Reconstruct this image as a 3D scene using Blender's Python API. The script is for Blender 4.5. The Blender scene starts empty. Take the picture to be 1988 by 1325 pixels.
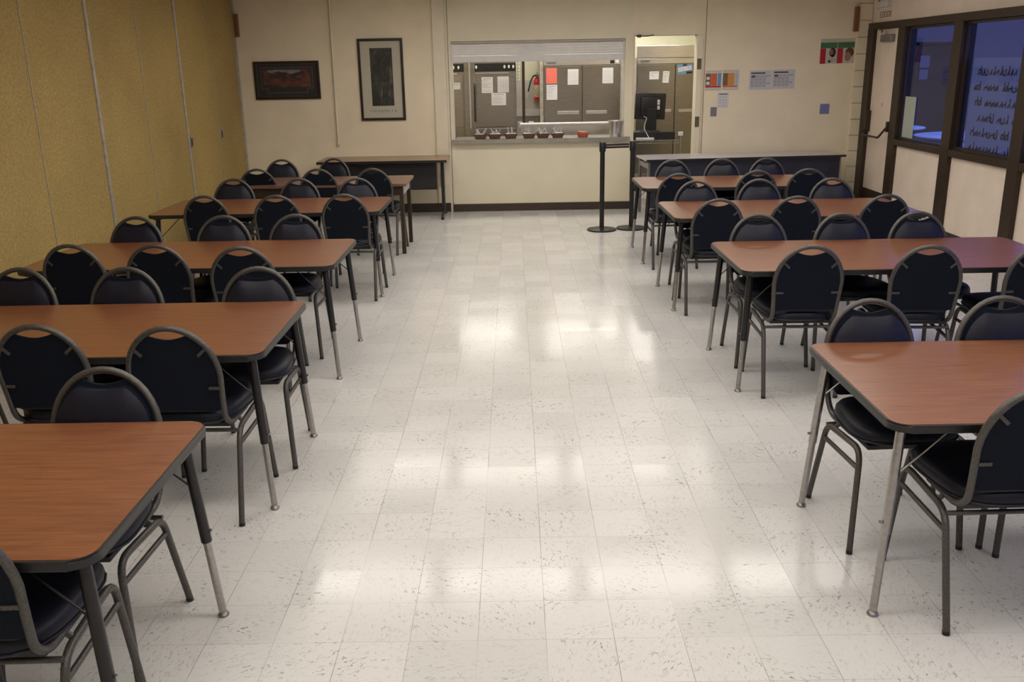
import bpy, bmesh, math, random
from mathutils import Vector, Matrix
random.seed(7)
S = bpy.context.scene
COL = S.collection
PI = math.pi

# ------------------------------------------------------------ camera, world, exposure, lights
FPX, PITCH, YAW, ROLL, CH = 1759.577, 0.295527, -0.0052992, -0.0184709, 1.841273
F = Vector((math.sin(YAW)*math.cos(PITCH), math.cos(YAW)*math.cos(PITCH), -math.sin(PITCH)))
r0 = Vector((math.cos(YAW), -math.sin(YAW), 0)); u0 = r0.cross(F)
r1 = r0*math.cos(ROLL) + u0*math.sin(ROLL); u1 = -r0*math.sin(ROLL) + u0*math.cos(ROLL)
cam = bpy.data.cameras.new('camera'); co = bpy.data.objects.new('camera', cam); COL.objects.link(co)
M = Matrix((r1, u1, -F)).transposed().to_4x4(); M.translation = (0, 0, CH)
co.matrix_world = M
cam.sensor_width = 36; cam.lens = FPX/1988*36; cam.clip_start = .05; cam.clip_end = 200
S.camera = co
S.view_settings.view_transform = 'Standard'; S.view_settings.look = 'None'
S.view_settings.gamma = 1; S.view_settings.use_curve_mapping = False
S.view_settings.exposure = 0.16

LAMP = 6.3       # strength of the ceiling troffers
KLAMP = 15.0     # kitchen troffers
W = bpy.data.worlds.new('dusk'); S.world = W; W.use_nodes = True
wn = W.node_tree.nodes['Background']; wn.inputs[0].default_value = (.19, .27, .85, 1); wn.inputs[1].default_value = 2.4

RX, LX, BY, CZ = 4.5, -3.47, 11.98, 2.75   # right wall, left wall, back wall, ceiling
FY = -2.6                                   # wall behind the camera

# ------------------------------------------------------------ materials
def nt(name):
    m = bpy.data.materials.new(name); m.use_nodes = True
    return m, m.node_tree.nodes, m.node_tree.links, m.node_tree.nodes['Principled BSDF']
def mat(name, col, rough=.5, metal=0, noise=0, nscale=30, bump=0, bscale=200, coat=0, spec=.5, nstretch=(1,1,1), bdist=.002):
    m, N, L, b = nt(name)
    b.inputs['Base Color'].default_value = (*col, 1); b.inputs['Roughness'].default_value = rough
    b.inputs['Metallic'].default_value = metal; b.inputs['Coat Weight'].default_value = coat
    b.inputs['Specular IOR Level'].default_value = spec
    tc = N.new('ShaderNodeTexCoord')
    if noise:
        mp = N.new('ShaderNodeMapping'); mp.inputs['Scale'].default_value = nstretch; L.new(tc.outputs['Object'], mp.inputs[0])
        n = N.new('ShaderNodeTexNoise'); n.inputs['Scale'].default_value = nscale; n.inputs['Detail'].default_value = 5; L.new(mp.outputs[0], n.inputs['Vector'])
        r = N.new('ShaderNodeValToRGB'); r.color_ramp.elements[0].position = .3; r.color_ramp.elements[1].position = .7
        r.color_ramp.elements[0].color = (*[c*(1-noise) for c in col], 1); r.color_ramp.elements[1].color = (*[min(1, c*(1+noise)) for c in col], 1)
        L.new(n.outputs[0], r.inputs[0]); L.new(r.outputs[0], b.inputs['Base Color'])
    if bump:
        n2 = N.new('ShaderNodeTexNoise'); n2.inputs['Scale'].default_value = bscale; L.new(tc.outputs['Object'], n2.inputs['Vector'])
        bp = N.new('ShaderNodeBump'); bp.inputs['Strength'].default_value = bump; bp.inputs['Distance'].default_value = bdist
        L.new(n2.outputs[0], bp.inputs['Height']); L.new(bp.outputs[0], b.inputs['Normal'])
    return m
def emit(name, col, s):
    m, N, L, b = nt(name); b.inputs['Base Color'].default_value = (*col, 1)
    b.inputs['Emission Color'].default_value = (*col, 1); b.inputs['Emission Strength'].default_value = s; return m

WALLC = (.82, .71, .515)
m_wall = mat('painted_wall', WALLC, .6, noise=.05, nscale=3, bump=.5, bscale=90)
m_wall2 = mat('painted_counter_wall', (.76, .69, .51), .55, noise=.03, nscale=3, bump=.2, bscale=90)
m_trimc = mat('painted_trim', (.76, .67, .51), .5, noise=.04, nscale=6)
m_rwall = mat('painted_side_wall', (.84, .71, .59), .6, noise=.05, nscale=4, bump=.4, bscale=90)
m_base = mat('brown_vinyl_base', (.045, .028, .020), .45, noise=.15, nscale=5)
m_ceil = mat('ceiling_tile', (.74, .72, .68), .9, noise=.06, nscale=40, bump=.5, bscale=150)
m_brownfr = mat('dark_bronze_frame', (.040, .024, .013), .45, noise=.15, nscale=8, metal=.2)
m_tube = mat('pewter_vein_tube', (.095, .088, .080), .42, metal=.5, noise=.25, nscale=160, bump=.3, bscale=260)
m_vinyl = mat('navy_vinyl', (.007, .008, .019), .42, spec=.38, noise=.25, nscale=25, bump=.25, bscale=350, bdist=.001)
m_fabric = mat('navy_back_cloth', (.0080, .0105, .018), .85, spec=.15, noise=.3, nscale=200, bump=.4, bscale=600)
m_seat = mat('navy_seat_vinyl', (.005, .006, .013), .5, spec=.35, noise=.3, nscale=30, bump=.25, bscale=350, bdist=.001)
m_black = mat('black_enamel', (.012, .011, .011), .38, noise=.2, nscale=40)
m_edge = mat('black_table_edge', (.016, .016, .016), .42, noise=.2, nscale=60)
m_chrome = mat('worn_chrome', (.40, .38, .36), .25, metal=.95, noise=.12, nscale=60)
m_steel = mat('stainless', (.30, .27, .235), .30, metal=1, noise=.12, nscale=6, nstretch=(1, 1, 14))
m_steelb = mat('bright_stainless', (.62, .59, .56), .28, metal=1, noise=.08, nscale=6, nstretch=(1, 1, 10))
m_ledge = mat('worn_ledge_steel', (.42, .39, .34), .35, metal=.9, noise=.1, nscale=6)
m_hinge = mat('hinge_bronze', (.13, .10, .06), .5, metal=.3, noise=.1, nscale=20)
m_alum = mat('aluminium_slats', (.66, .64, .62), .5, metal=.3, noise=.06, nscale=10)
m_white = mat('paper_white', (.70, .69, .69), .7, noise=.02, nscale=9)
m_ink = mat('print_ink', (.10, .10, .11), .8, noise=.2, nscale=60)
m_inkl = mat('faint_print', (.38, .38, .42), .8, noise=.2, nscale=60)
m_red = mat('coral_paper', (.80, .17, .13), .7, noise=.06, nscale=60)
m_redp = mat('red_plastic', (.55, .015, .02), .4, noise=.1, nscale=40)
m_kraft = mat('kraft_paperboard', (.115, .065, .038), .75, noise=.15, nscale=40)
m_plastic = mat('clear_grey_plastic', (.55, .54, .56), .3, noise=.35, nscale=50)
m_brownwood = mat('brown_wood', (.22, .085, .025), .5, noise=.25, nscale=8, nstretch=(8, 8, 1))
m_tan = mat('tan_laminate', (.27, .165, .095), .35, noise=.12, nscale=6, nstretch=(1, 12, 1), coat=.2)
m_grey = mat('grey_laminate', (.48, .45, .46), .3, noise=.05, nscale=30, coat=.3)
m_navyp = mat('dark_modesty_panel', (.014, .015, .026), .5, noise=.2, nscale=10)
m_blackp = mat('black_panel', (.009, .008, .009), .6, noise=.2, nscale=10)
m_patio = mat('patio_concrete', (.10, .10, .10), .8, noise=.2, nscale=4)
m_stucco = mat('courtyard_stucco', (.16, .15, .17), .9, noise=.1, nscale=6, bump=.3, bscale=60)
m_darkdoor = mat('dark_doors', (.018, .012, .014), .5, noise=.2, nscale=6)
m_whitetop = mat('outdoor_table_top', (.75, .78, .8), .35, noise=.05, nscale=9)
m_ktile = mat('kitchen_tile', (.55, .52, .47), .35, noise=.05, nscale=9)
m_kwall = mat('kitchen_wall', (.72, .69, .52), .6, noise=.03, nscale=9)
m_green = mat('poster_green', (.055, .16, .06), .6, noise=.15, nscale=20)
m_prd = mat('poster_red', (.42, .012, .02), .6, noise=.12, nscale=20)
m_orange = mat('chart_orange', (.60, .13, .04), .6, noise=.06, nscale=40)
m_amber = mat('chart_amber', (.62, .26, .05), .6, noise=.06, nscale=40)
m_olive = mat('chart_olive', (.18, .11, .04), .6, noise=.1, nscale=40)
m_blue = mat('chart_blue', (.14, .30, .52), .6, noise=.1, nscale=40)
m_lblue = mat('chart_light_blue', (.40, .46, .58), .6, noise=.08, nscale=40)
m_skin = mat('printed_skin', (.30, .12, .07), .6, noise=.3, nscale=30)
m_hair = mat('printed_hair', (.030, .014, .012), .6, noise=.3, nscale=50)
m_shirt = mat('printed_shirt', (.42, .42, .36), .6, noise=.2, nscale=40)
m_silver = mat('silver_seam', (.44, .40, .33), .5, metal=.3, noise=.2, nscale=20)
m_gold = mat('belt_stripe', (.20, .15, .09), .5, noise=.1, nscale=60)
m_plate = mat('wall_plate_steel', (.30, .28, .28), .35, metal=.7, noise=.1, nscale=60)
m_bluerefl = mat('blue_reflection_plate', (.30, .32, .42), .25, metal=.7, noise=.1, nscale=60)  # grey steel plate; the blue it reflects is put into its base colour
m_lamp = emit('troffer_diffuser', (1, .95, .875), LAMP)
m_klamp = emit('kitchen_diffuser', (1, .965, .89), KLAMP)
m_klamp2 = emit('kitchen_front_diffuser', (1, .965, .89), 7.5)
m_redl = mat('exit_red', (.45, .03, .03), .5, noise=.1, nscale=20)
m_letter = mat('dark_lettering', (.10, .085, .06), .7, noise=.1, nscale=20)

def accordion_mat():
    m, N, L, b = nt('olive_fabric_panel')
    b.inputs['Roughness'].default_value = .8
    tc = N.new('ShaderNodeTexCoord')
    n1 = N.new('ShaderNodeTexNoise'); n1.inputs['Scale'].default_value = 55; n1.inputs['Detail'].default_value = 8
    n2 = N.new('ShaderNodeTexNoise'); n2.inputs['Scale'].default_value = 1.2
    L.new(tc.outputs['Object'], n1.inputs['Vector']); L.new(tc.outputs['Object'], n2.inputs['Vector'])
    r = N.new('ShaderNodeValToRGB'); r.color_ramp.elements[0].position = .35; r.color_ramp.elements[1].position = .68
    r.color_ramp.elements[0].color = (.33, .225, .068, 1); r.color_ramp.elements[1].color = (.47, .33, .11, 1)
    L.new(n1.outputs[0], r.inputs[0])
    mx = N.new('ShaderNodeMixRGB'); mx.blend_type = 'OVERLAY'; mx.inputs[0].default_value = .25
    L.new(r.outputs[0], mx.inputs[1]); L.new(n2.outputs[0], mx.inputs[2]); L.new(mx.outputs[0], b.inputs['Base Color'])
    bp = N.new('ShaderNodeBump'); bp.inputs['Strength'].default_value = .4; bp.inputs['Distance'].default_value = .003
    L.new(n1.outputs[0], bp.inputs['Height']); L.new(bp.outputs[0], b.inputs['Normal'])
    return m
m_acc = accordion_mat()

def wood_mat(name, c0, c1, c2, rough=.30):
    m, N, L, b = nt(name)
    tc = N.new('ShaderNodeTexCoord'); oi = N.new('ShaderNodeObjectInfo')
    ad = N.new('ShaderNodeVectorMath'); ad.operation = 'ADD'
    cb = N.new('ShaderNodeCombineXYZ'); mu = N.new('ShaderNodeMath'); mu.operation = 'MULTIPLY'; mu.inputs[1].default_value = 17
    L.new(oi.outputs['Random'], mu.inputs[0]); L.new(mu.outputs[0], cb.inputs[0]); L.new(mu.outputs[0], cb.inputs[1])
    L.new(tc.outputs['Object'], ad.inputs[0]); L.new(cb.outputs[0], ad.inputs[1])
    mp = N.new('ShaderNodeMapping'); mp.inputs['Scale'].default_value = (2.2, 34, 10); L.new(ad.outputs[0], mp.inputs[0])
    n = N.new('ShaderNodeTexNoise'); n.inputs['Scale'].default_value = 2.4; n.inputs['Detail'].default_value = 9; n.inputs['Roughness'].default_value = .72; n.inputs['Distortion'].default_value = .5
    L.new(mp.outputs[0], n.inputs['Vector'])
    r = N.new('ShaderNodeValToRGB'); e = r.color_ramp.elements
    e[0].position = .30; e[0].color = (*c0, 1); e[1].position = .72; e[1].color = (*c2, 1)
    k = e.new(.5); k.color = (*c1, 1)
    L.new(n.outputs[0], r.inputs[0]); L.new(r.outputs[0], b.inputs['Base Color'])
    b.inputs['Roughness'].default_value = rough; b.inputs['Coat Weight'].default_value = .35; b.inputs['Coat Roughness'].default_value = .22
    return m
m_wood = wood_mat('walnut_laminate', (.115, .038, .015), (.205, .072, .027), (.29, .112, .046))
m_wood2 = wood_mat('dull_brown_laminate', (.13, .062, .04), (.18, .09, .06), (.24, .13, .09), .35)

def floor_mat():
    m, N, L, b = nt('vinyl_tile_floor')
    T, x0, y0 = .2286, -.146782, 3.067879
    tc = N.new('ShaderNodeTexCoord'); sp = N.new('ShaderNodeSeparateXYZ'); L.new(tc.outputs['Object'], sp.inputs[0])
    def math_(op, a, bv=None, c=None):
        k = N.new('ShaderNodeMath'); k.operation = op
        for i, v in enumerate((a, bv, c)):
            if v is None: continue
            if isinstance(v, (int, float)): k.inputs[i].default_value = v
            else: L.new(v, k.inputs[i])
        return k.outputs[0]
    cells = []; dist = []
    for ax, o in (('X', x0), ('Y', y0)):
        t = math_('DIVIDE', math_('SUBTRACT', sp.outputs[ax], o), T)
        cells.append(math_('FLOOR', t)); f = math_('FRACT', t)
        dist.append(math_('MINIMUM', f, math_('SUBTRACT', 1, f)))
    cid = N.new('ShaderNodeCombineXYZ'); L.new(cells[0], cid.inputs[0]); L.new(cells[1], cid.inputs[1])
    wn_ = N.new('ShaderNodeTexWhiteNoise'); L.new(cid.outputs[0], wn_.inputs['Vector'])
    # lines, their darkness uneven along the joints
    nl = N.new('ShaderNodeTexNoise'); nl.inputs['Scale'].default_value = 2.3; nl.inputs['Detail'].default_value = 3; L.new(tc.outputs['Object'], nl.inputs['Vector'])
    nstr = N.new('ShaderNodeMapRange'); nstr.inputs[1].default_value = .36; nstr.inputs[2].default_value = .62; nstr.inputs[3].default_value = .18; nstr.inputs[4].default_value = 1
    L.new(nl.outputs[0], nstr.inputs[0])
    lx = math_('MULTIPLY', math_('LESS_THAN', dist[0], .0058), 1.0)
    ly = math_('MULTIPLY', math_('LESS_THAN', dist[1], .0058), .6)
    line = math_('MULTIPLY', math_('MAXIMUM', lx, ly), nstr.outputs[0])
    # flecks: stretched noise, direction turned from tile to tile
    rot = N.new('ShaderNodeVectorRotate'); rot.rotation_type = 'Z_AXIS'
    L.new(tc.outputs['Object'], rot.inputs['Vector']); L.new(math_('MULTIPLY', math_('FLOOR', math_('MULTIPLY', wn_.outputs['Value'], 6)), .55), rot.inputs['Angle'])
    def fleck(scale, st, lo, hi, seed):
        mp = N.new('ShaderNodeMapping'); mp.inputs['Scale'].default_value = st; mp.inputs['Location'].default_value = (seed, seed*2, 0); L.new(rot.outputs[0], mp.inputs[0])
        n = N.new('ShaderNodeTexNoise'); n.inputs['Scale'].default_value = scale; n.inputs['Detail'].default_value = 3.2; n.inputs['Distortion'].default_value = 1.1
        L.new(mp.outputs[0], n.inputs['Vector'])
        r = N.new('ShaderNodeMapRange'); r.inputs[1].default_value = lo; r.inputs[2].default_value = hi; L.new(n.outputs[0], r.inputs[0]); return r.outputs[0]
    f1 = fleck(70, (.62, 1.35, 1), .595, .665, 3.1)
    f2 = fleck(42, (.6, 1.4, 1), .58, .69, 9.7)
    f3 = fleck(60, (.6, 1.6, 1), .62, .70, 21.7)
    nm = N.new('ShaderNodeTexNoise'); nm.inputs['Scale'].default_value = 4.5; L.new(tc.outputs['Object'], nm.inputs['Vector'])
    msk = N.new('ShaderNodeMapRange'); msk.inputs[1].default_value = .38; msk.inputs[2].default_value = .62; L.new(nm.outputs[0], msk.inputs[0])
    base = N.new('ShaderNodeMixRGB'); base.inputs[1].default_value = (.595, .585, .56, 1); base.inputs[2].default_value = (.64, .625, .60, 1)
    L.new(wn_.outputs['Value'], base.inputs[0])
    def over(prev, fac, col):
        k = N.new('ShaderNodeMixRGB'); L.new(fac, k.inputs[0]); L.new(prev, k.inputs[1]); k.inputs[2].default_value = (*col, 1); return k.outputs[0]
    c = over(base.outputs[0], math_('MULTIPLY', f2, .30), (.42, .42, .36))
    c = over(c, math_('MULTIPLY', f3, .35), (.50, .36, .28))
    c = over(c, math_('MULTIPLY', math_('MULTIPLY', f1, msk.outputs[0]), .68), (.13, .135, .12))
    c = over(c, math_('MULTIPLY', line, .62), (.12, .10, .08))
    L.new(c, b.inputs['Base Color'])
    # wax: gloss that varies from tile to tile
    rr = N.new('ShaderNodeMapRange'); rr.inputs[3].default_value = .12; rr.inputs[4].default_value = .22; L.new(wn_.outputs['Value'], rr.inputs[0])
    b.inputs['Specular IOR Level'].default_value = .36
    L.new(rr.outputs[0], b.inputs['Roughness'])
    nb = N.new('ShaderNodeTexNoise'); nb.inputs['Scale'].default_value = 5; nb.inputs['Detail'].default_value = 2; L.new(tc.outputs['Object'], nb.inputs['Vector'])
    hh = math_('SUBTRACT', nb.outputs[0], math_('MULTIPLY', line, .1))
    bp = N.new('ShaderNodeBump'); bp.inputs['Strength'].default_value = .12; bp.inputs['Distance'].default_value = .004
    L.new(hh, bp.inputs['Height']); L.new(bp.outputs[0], b.inputs['Normal'])
    return m
m_floor = floor_mat()

def glass_mat():
    m = bpy.data.materials.new('tinted_glass'); m.use_nodes = True; N = m.node_tree.nodes; L = m.node_tree.links
    N.clear(); o = N.new('ShaderNodeOutputMaterial'); t = N.new('ShaderNodeBsdfTransparent'); t.inputs[0].default_value = (.62, .66, .74, 1)
    g = N.new('ShaderNodeBsdfGlossy'); g.inputs['Roughness'].default_value = .02; g.inputs[0].default_value = (.9, .9, 1, 1)
    f = N.new('ShaderNodeFresnel'); f.inputs[0].default_value = 1.45; x = N.new('ShaderNodeMixShader')
    ge = N.new('ShaderNodeNewGeometry'); mi = N.new('ShaderNodeMath'); mi.operation = 'SUBTRACT'; mi.inputs[0].default_value = 1; L.new(ge.outputs['Backfacing'], mi.inputs[1])
    mu = N.new('ShaderNodeMath'); mu.operation = 'MULTIPLY'; L.new(f.outputs[0], mu.inputs[0]); L.new(mi.outputs[0], mu.inputs[1]); L.new(mu.outputs[0], x.inputs[0]); L.new(t.outputs[0], x.inputs[1]); L.new(g.outputs[0], x.inputs[2]); L.new(x.outputs[0], o.inputs[0])
    return m
m_glass = glass_mat()
def translucent_paper():
    m, N, L, b = nt('banner_paper'); b.inputs['Base Color'].default_value = (.55, .55, .55, 1); b.inputs['Roughness'].default_value = .9
    t = N.new('ShaderNodeBsdfTranslucent'); t.inputs[0].default_value = (.7, .7, .72, 1)
    x = N.new('ShaderNodeMixShader'); x.inputs[0].default_value = .55
    L.new(b.outputs[0], x.inputs[1]); L.new(t.outputs[0], x.inputs[2]); L.new(x.outputs[0], N['Material Output'].inputs[0]); return m
m_banner = translucent_paper()
def art_mat(name, cols, scale, stretch, dist=1.2):
    m, N, L, b = nt(name); tc = N.new('ShaderNodeTexCoord'); mp = N.new('ShaderNodeMapping'); mp.inputs['Scale'].default_value = stretch
    n = N.new('ShaderNodeTexNoise'); n.inputs['Scale'].default_value = scale; n.inputs['Detail'].default_value = 7; n.inputs['Distortion'].default_value = dist
    L.new(tc.outputs['Object'], mp.inputs[0]); L.new(mp.outputs[0], n.inputs['Vector'])
    r = N.new('ShaderNodeValToRGB'); e = r.color_ramp.elements
    e[0].position = .32; e[0].color = (*cols[0], 1); e[1].position = .75; e[1].color = (*cols[-1], 1)
    for i, c in enumerate(cols[1:-1]): k = e.new(.32 + .43*(i+1)/(len(cols)-1)); k.color = (*c, 1)
    L.new(n.outputs[0], r.inputs[0]); L.new(r.outputs[0], b.inputs['Base Color']); b.inputs['Roughness'].default_value = .5
    return m
m_canyon = art_mat('canyon_print', [(.015, .012, .014), (.045, .024, .022), (.16, .05, .034), (.06, .055, .07)], 5, (1.2, 1, 3))
m_forest = art_mat('forest_print', [(.012, .012, .008), (.022, .022, .014), (.05, .05, .035), (.17, .16, .11)], 7, (1.8, 1, .8))

# ------------------------------------------------------------ mesh helpers
def box(bm, x0, x1, y0, y1, z0, z1, bev=0, mx=None):
    r = bmesh.ops.create_cube(bm, size=1)
    T = Matrix.Translation(((x0+x1)/2, (y0+y1)/2, (z0+z1)/2)) @ Matrix.Diagonal((abs(x1-x0), abs(y1-y0), abs(z1-z0), 1))
    bmesh.ops.transform(bm, matrix=T, verts=r['verts'])
    vs = r['verts']
    if bev:
        es = list({e for v in vs for e in v.link_edges})
        o = bmesh.ops.bevel(bm, geom=es, offset=bev, segments=2, profile=.6, affect='EDGES')
        vs = list({v for f in o['faces'] for v in f.verts} | {v for v in vs if v.is_valid})
    if mx is not None: bmesh.ops.transform(bm, matrix=mx, verts=[v for v in vs if v.is_valid])
    return bm
def fillet(pts, rads, seg=5):
    out = [Vector(pts[0])]
    for i in range(1, len(pts)-1):
        p = Vector(pts[i]); a = Vector(pts[i-1])-p; b = Vector(pts[i+1])-p
        r = rads if isinstance(rads, (int, float)) else rads[i-1]
        r = min(r, a.length*.49, b.length*.49)
        if r <= 0: out.append(p); continue
        s = p+a.normalized()*r; e = p+b.normalized()*r
        for k in range(seg+1):
            t = k/seg; out.append(s*(1-t)**2 + p*2*t*(1-t) + e*t*t)
    out.append(Vector(pts[-1])); return out
def tube(bm, pts, r, n=8, r2=None):
    pts = [Vector(p) for p in pts]; m = len(pts); rings = []; prev = None
    for i, p in enumerate(pts):
        t = (pts[min(i+1, m-1)] - pts[max(i-1, 0)]).normalized()
        if prev is None:
            a = Vector((0, 0, 1)) if abs(t.z) < .9 else Vector((1, 0, 0)); u = t.cross(a).normalized()
        else: u = (prev - t*prev.dot(t)).normalized()
        prev = u; v = t.cross(u)
        rr = r if r2 is None else r+(r2-r)*i/(m-1)
        rings.append([bm.verts.new(p + (u*math.cos(2*PI*k/n) + v*math.sin(2*PI*k/n))*rr) for k in range(n)])
    for A, B in zip(rings, rings[1:]):
        for k in range(n): bm.faces.new((A[k], A[(k+1) % n], B[(k+1) % n], B[k]))
    bm.faces.new(rings[0][::-1]); bm.faces.new(rings[-1]); return bm
def lathe(bm, prof, cx=0, cy=0, n=20):
    rings = []
    for r, z in prof:
        if r < 1e-5: rings.append([bm.verts.new((cx, cy, z))])
        else: rings.append([bm.verts.new((cx+r*math.cos(2*PI*k/n), cy+r*math.sin(2*PI*k/n), z)) for k in range(n)])
    for A, B in zip(rings, rings[1:]):
        for k in range(n):
            k2 = (k+1) % n
            if len(A) == 1 and len(B) > 1: bm.faces.new((A[0], B[k2], B[k]))
            elif len(B) == 1 and len(A) > 1: bm.faces.new((A[k], A[k2], B[0]))
            elif len(A) > 1: bm.faces.new((A[k], A[k2], B[k2], B[k]))
    if len(rings[0]) > 1: bm.faces.new(rings[0][::-1])
    if len(rings[-1]) > 1: bm.faces.new(rings[-1])
    return bm
def prism(bm, outline, a0, a1, axis='Z'):
    def P(u, v, w):
        return {'Z': (u, v, w), 'Y': (u, w, v), 'X': (w, u, v)}[axis]
    A = [bm.verts.new(P(u, v, a0)) for u, v in outline]; B = [bm.verts.new(P(u, v, a1)) for u, v in outline]
    n = len(outline)
    for k in range(n): bm.faces.new((A[k], A[(k+1) % n], B[(k+1) % n], B[k]))
    bm.faces.new(A[::-1]); bm.faces.new(B); return bm
def rrect(w, d, r, seg=6):
    out = []
    for cx, cy, a in ((w/2-r, d/2-r, 0), (-w/2+r, d/2-r, 90), (-w/2+r, -d/2+r, 180), (w/2-r, -d/2+r, 270)):
        for k in range(seg+1):
            t = math.radians(a + 90*k/seg); out.append((cx+r*math.cos(t), cy+r*math.sin(t)))
    return out
def B(): return bmesh.new()
def make(name, bm, m, parent=None, smooth=False, loc=None, rz=0):
    bmesh.ops.recalc_face_normals(bm, faces=bm.faces)
    me = bpy.data.meshes.new(name); bm.to_mesh(me); bm.free()
    for mm in (m if isinstance(m, (list, tuple)) else [m]): me.materials.append(mm)
    if smooth:
        me.polygons.foreach_set('use_smooth', [True]*len(me.polygons))
        try: me.set_sharp_from_angle(angle=math.radians(48))
        except Exception: pass
    o = bpy.data.objects.new(name, me); COL.objects.link(o)
    if parent: o.parent = parent
    if loc: o.location = loc
    if rz: o.rotation_euler = (0, 0, rz)
    return o
def tag(o, label, cat, group=None):
    o['label'] = label; o['category'] = cat
    if group: o['group'] = group
    return o
def thing(name, label, cat, loc=(0, 0, 0), rz=0, group=None):
    o = bpy.data.objects.new(name, None); COL.objects.link(o); o.empty_display_size = .1
    o.location = loc; o.rotation_euler = (0, 0, rz); return tag(o, label, cat, group)
def struct(name, bm, m, parent=None, smooth=False):
    o = make(name, bm, m, parent, smooth)
    if parent is None: o['kind'] = 'structure'
    return o
def kids(o): return [c for c in bpy.data.objects if c.parent == o]
def copy_tree(o, parent=None):
    c = o.copy(); COL.objects.link(c); c.parent = parent
    for ch in kids(o): copy_tree(ch, c)
    return c
def text(name, s, size, m, parent, loc, rot, align='CENTER', ext=.0006, xs=1):
    cu = bpy.data.curves.new(name, 'FONT'); cu.body = s; cu.size = size; cu.align_x = align; cu.align_y = 'CENTER'; cu.extrude = ext
    t = bpy.data.objects.new(name, cu); COL.objects.link(t)
    bpy.context.view_layer.update()
    me = bpy.data.meshes.new_from_object(t); bpy.data.objects.remove(t); me.materials.clear(); me.materials.append(m)
    o = bpy.data.objects.new(name, me); COL.objects.link(o); o.parent = parent; o.location = loc; o.rotation_euler = rot; o.scale = (xs, 1, 1)
    return o

# ------------------------------------------------------------ room shell
bm = B(); box(bm, LX-.3, RX+.1, FY-.1, 16.4, -.1, 0); struct('floor', bm, m_floor)
bm = B(); box(bm, LX-.3, RX+.3, FY-.1, 16.4, CZ+.08, CZ+.2); struct('ceiling', bm, m_ceil)
# ceiling grid as a hung layer is the underside plane with openings for the troffers
TROF = []
for cy in (9.86, 7.45, 5.05, 2.65, .25):
    for cx in (-1.42, -.10, 1.22, 2.54): TROF.append((cx, cy))
def ceiling_panels():
    bm = B(); ys = [FY] + [v for cy in (.25, 2.65, 5.05, 7.45, 9.86) for v in (cy-.31, cy+.31)] + [BY+.15]
    for i in range(0, len(ys), 2): box(bm, LX-.1, RX+.1, ys[i], ys[i+1], CZ, CZ+.02)
    xs = [LX-.1] + [v for cx in (-1.42, -.10, 1.22, 2.54) for v in (cx-.61, cx+.61)] + [RX+.1]
    for cy in (.25, 2.65, 5.05, 7.45, 9.86):
        for i in range(0, len(xs), 2): box(bm, xs[i], xs[i+1], cy-.31, cy+.31, CZ, CZ+.02)
    return bm
struct('trim_1', ceiling_panels(), m_ceil)

# back wall with the serving hatch and the kitchen doorway
OX0, OX1, OZ0, OZ1 = -.77, 1.43, .93, 2.14
DX0, DX1, DZ1 = 1.54, 2.40, 2.165
bm = B(); y0, y1 = BY, BY+.15
box(bm, LX-.2, OX0, y0, y1, 0, CZ); box(bm, OX0, OX1, y0, y1, OZ1, CZ); box(bm, OX0, OX1, y0, y1, 0, OZ0-.05)
box(bm, OX1, DX0, y0, y1, 0, CZ); box(bm, DX0, DX1, y0, y1, DZ1, CZ); box(bm, DX1, RX+.2, y0, y1, 0, CZ)
struct('wall_back', bm, m_wall)
# yellower panel below and around the hatch, slightly proud
bm = B(); box(bm, -.80, 1.525, BY-.012, BY-.0005, .10, .885)
box(bm, -.80, OX0, BY-.012, BY-.0005, .885, CZ); box(bm, OX1, 1.525, BY-.012, BY-.0005, .885, CZ); box(bm, OX0, OX1, BY-.012, BY-.0005, OZ1, CZ)
struct('trim_2', bm, m_wall2)
bm = B(); box(bm, -.99, -.835, BY-.035, BY-.0005, .12, CZ, .004); struct('trim_3', bm, m_trimc)
bm = B(); box(bm, -.832, -.802, BY-.006, BY-.0005, .0, CZ); struct('trim_4', bm, m_trimc)
bm = B(); box(bm, -.8035, -.7985, BY-.0135, BY-.0125, .0, CZ); struct('trim_18', bm, m_brownfr)
bm = B(); box(bm, -3.46, -.835, BY-.012, BY-.0005, 0, .115); box(bm, -.798, 1.525, BY-.02, BY-.0125, 0, .095); box(bm, 2.46, RX-.02, BY-.012, BY-.0005, 0, .115); struct('baseboard_back', bm, m_base)
bm = B(); box(bm, DX1-.07, DX1+.0, BY-.03, BY+.16, 0, DZ1, .003); box(bm, DX0, DX0+.012, BY-.01, BY+.16, 0, DZ1); box(bm, DX0, DX1, BY-.002, BY+.16, DZ1, DZ1+.012)
struct('trim_5', bm, m_wall2)
bm = B()
for z0, z1 in ((1.75, 1.88), (1.04, 1.17)): box(bm, DX1-.065, DX1-.012, BY-.036, BY-.030, z0, z1)
struct('trim_6', bm, m_hinge)
bm = B(); box(bm, 2.434, 2.440, BY-.004, BY-.0005, 0, CZ); struct('trim_7', bm, m_brownwood)
# painted block quoin in the right corner
bm = B(); z = .1
while z < CZ-.05:
    box(bm, 4.33, RX-.005, BY-.022, BY-.0005, z+.004, min(z+.196, CZ), .004); z += .2
struct('trim_8', bm, m_wall)

# hanging pipe / conduit on the left part of the back wall
bm = B(); tube(bm, fillet([(-2.25, BY-.022, CZ), (-2.26, BY-.022, .93), (-2.26, BY-.001, .90)], .03), .014, 10)
c = tag(make('conduit', bm, m_trimc, None, True), 'cream painted vertical conduit on back wall between the two framed pictures', 'conduit')
bm = B(); lathe(bm, [(.0, .885), (.022, .89), (.026, .905), (.02, .925), (0, .93)], -2.262, BY-.02, 12); make('end_cap', bm, m_trimc, c, True)
bm = B(); box(bm, -2.275, -2.22, BY-.03, BY-.001, 1.59, 1.61, .003); make('clip', bm, m_trimc, c)

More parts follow.
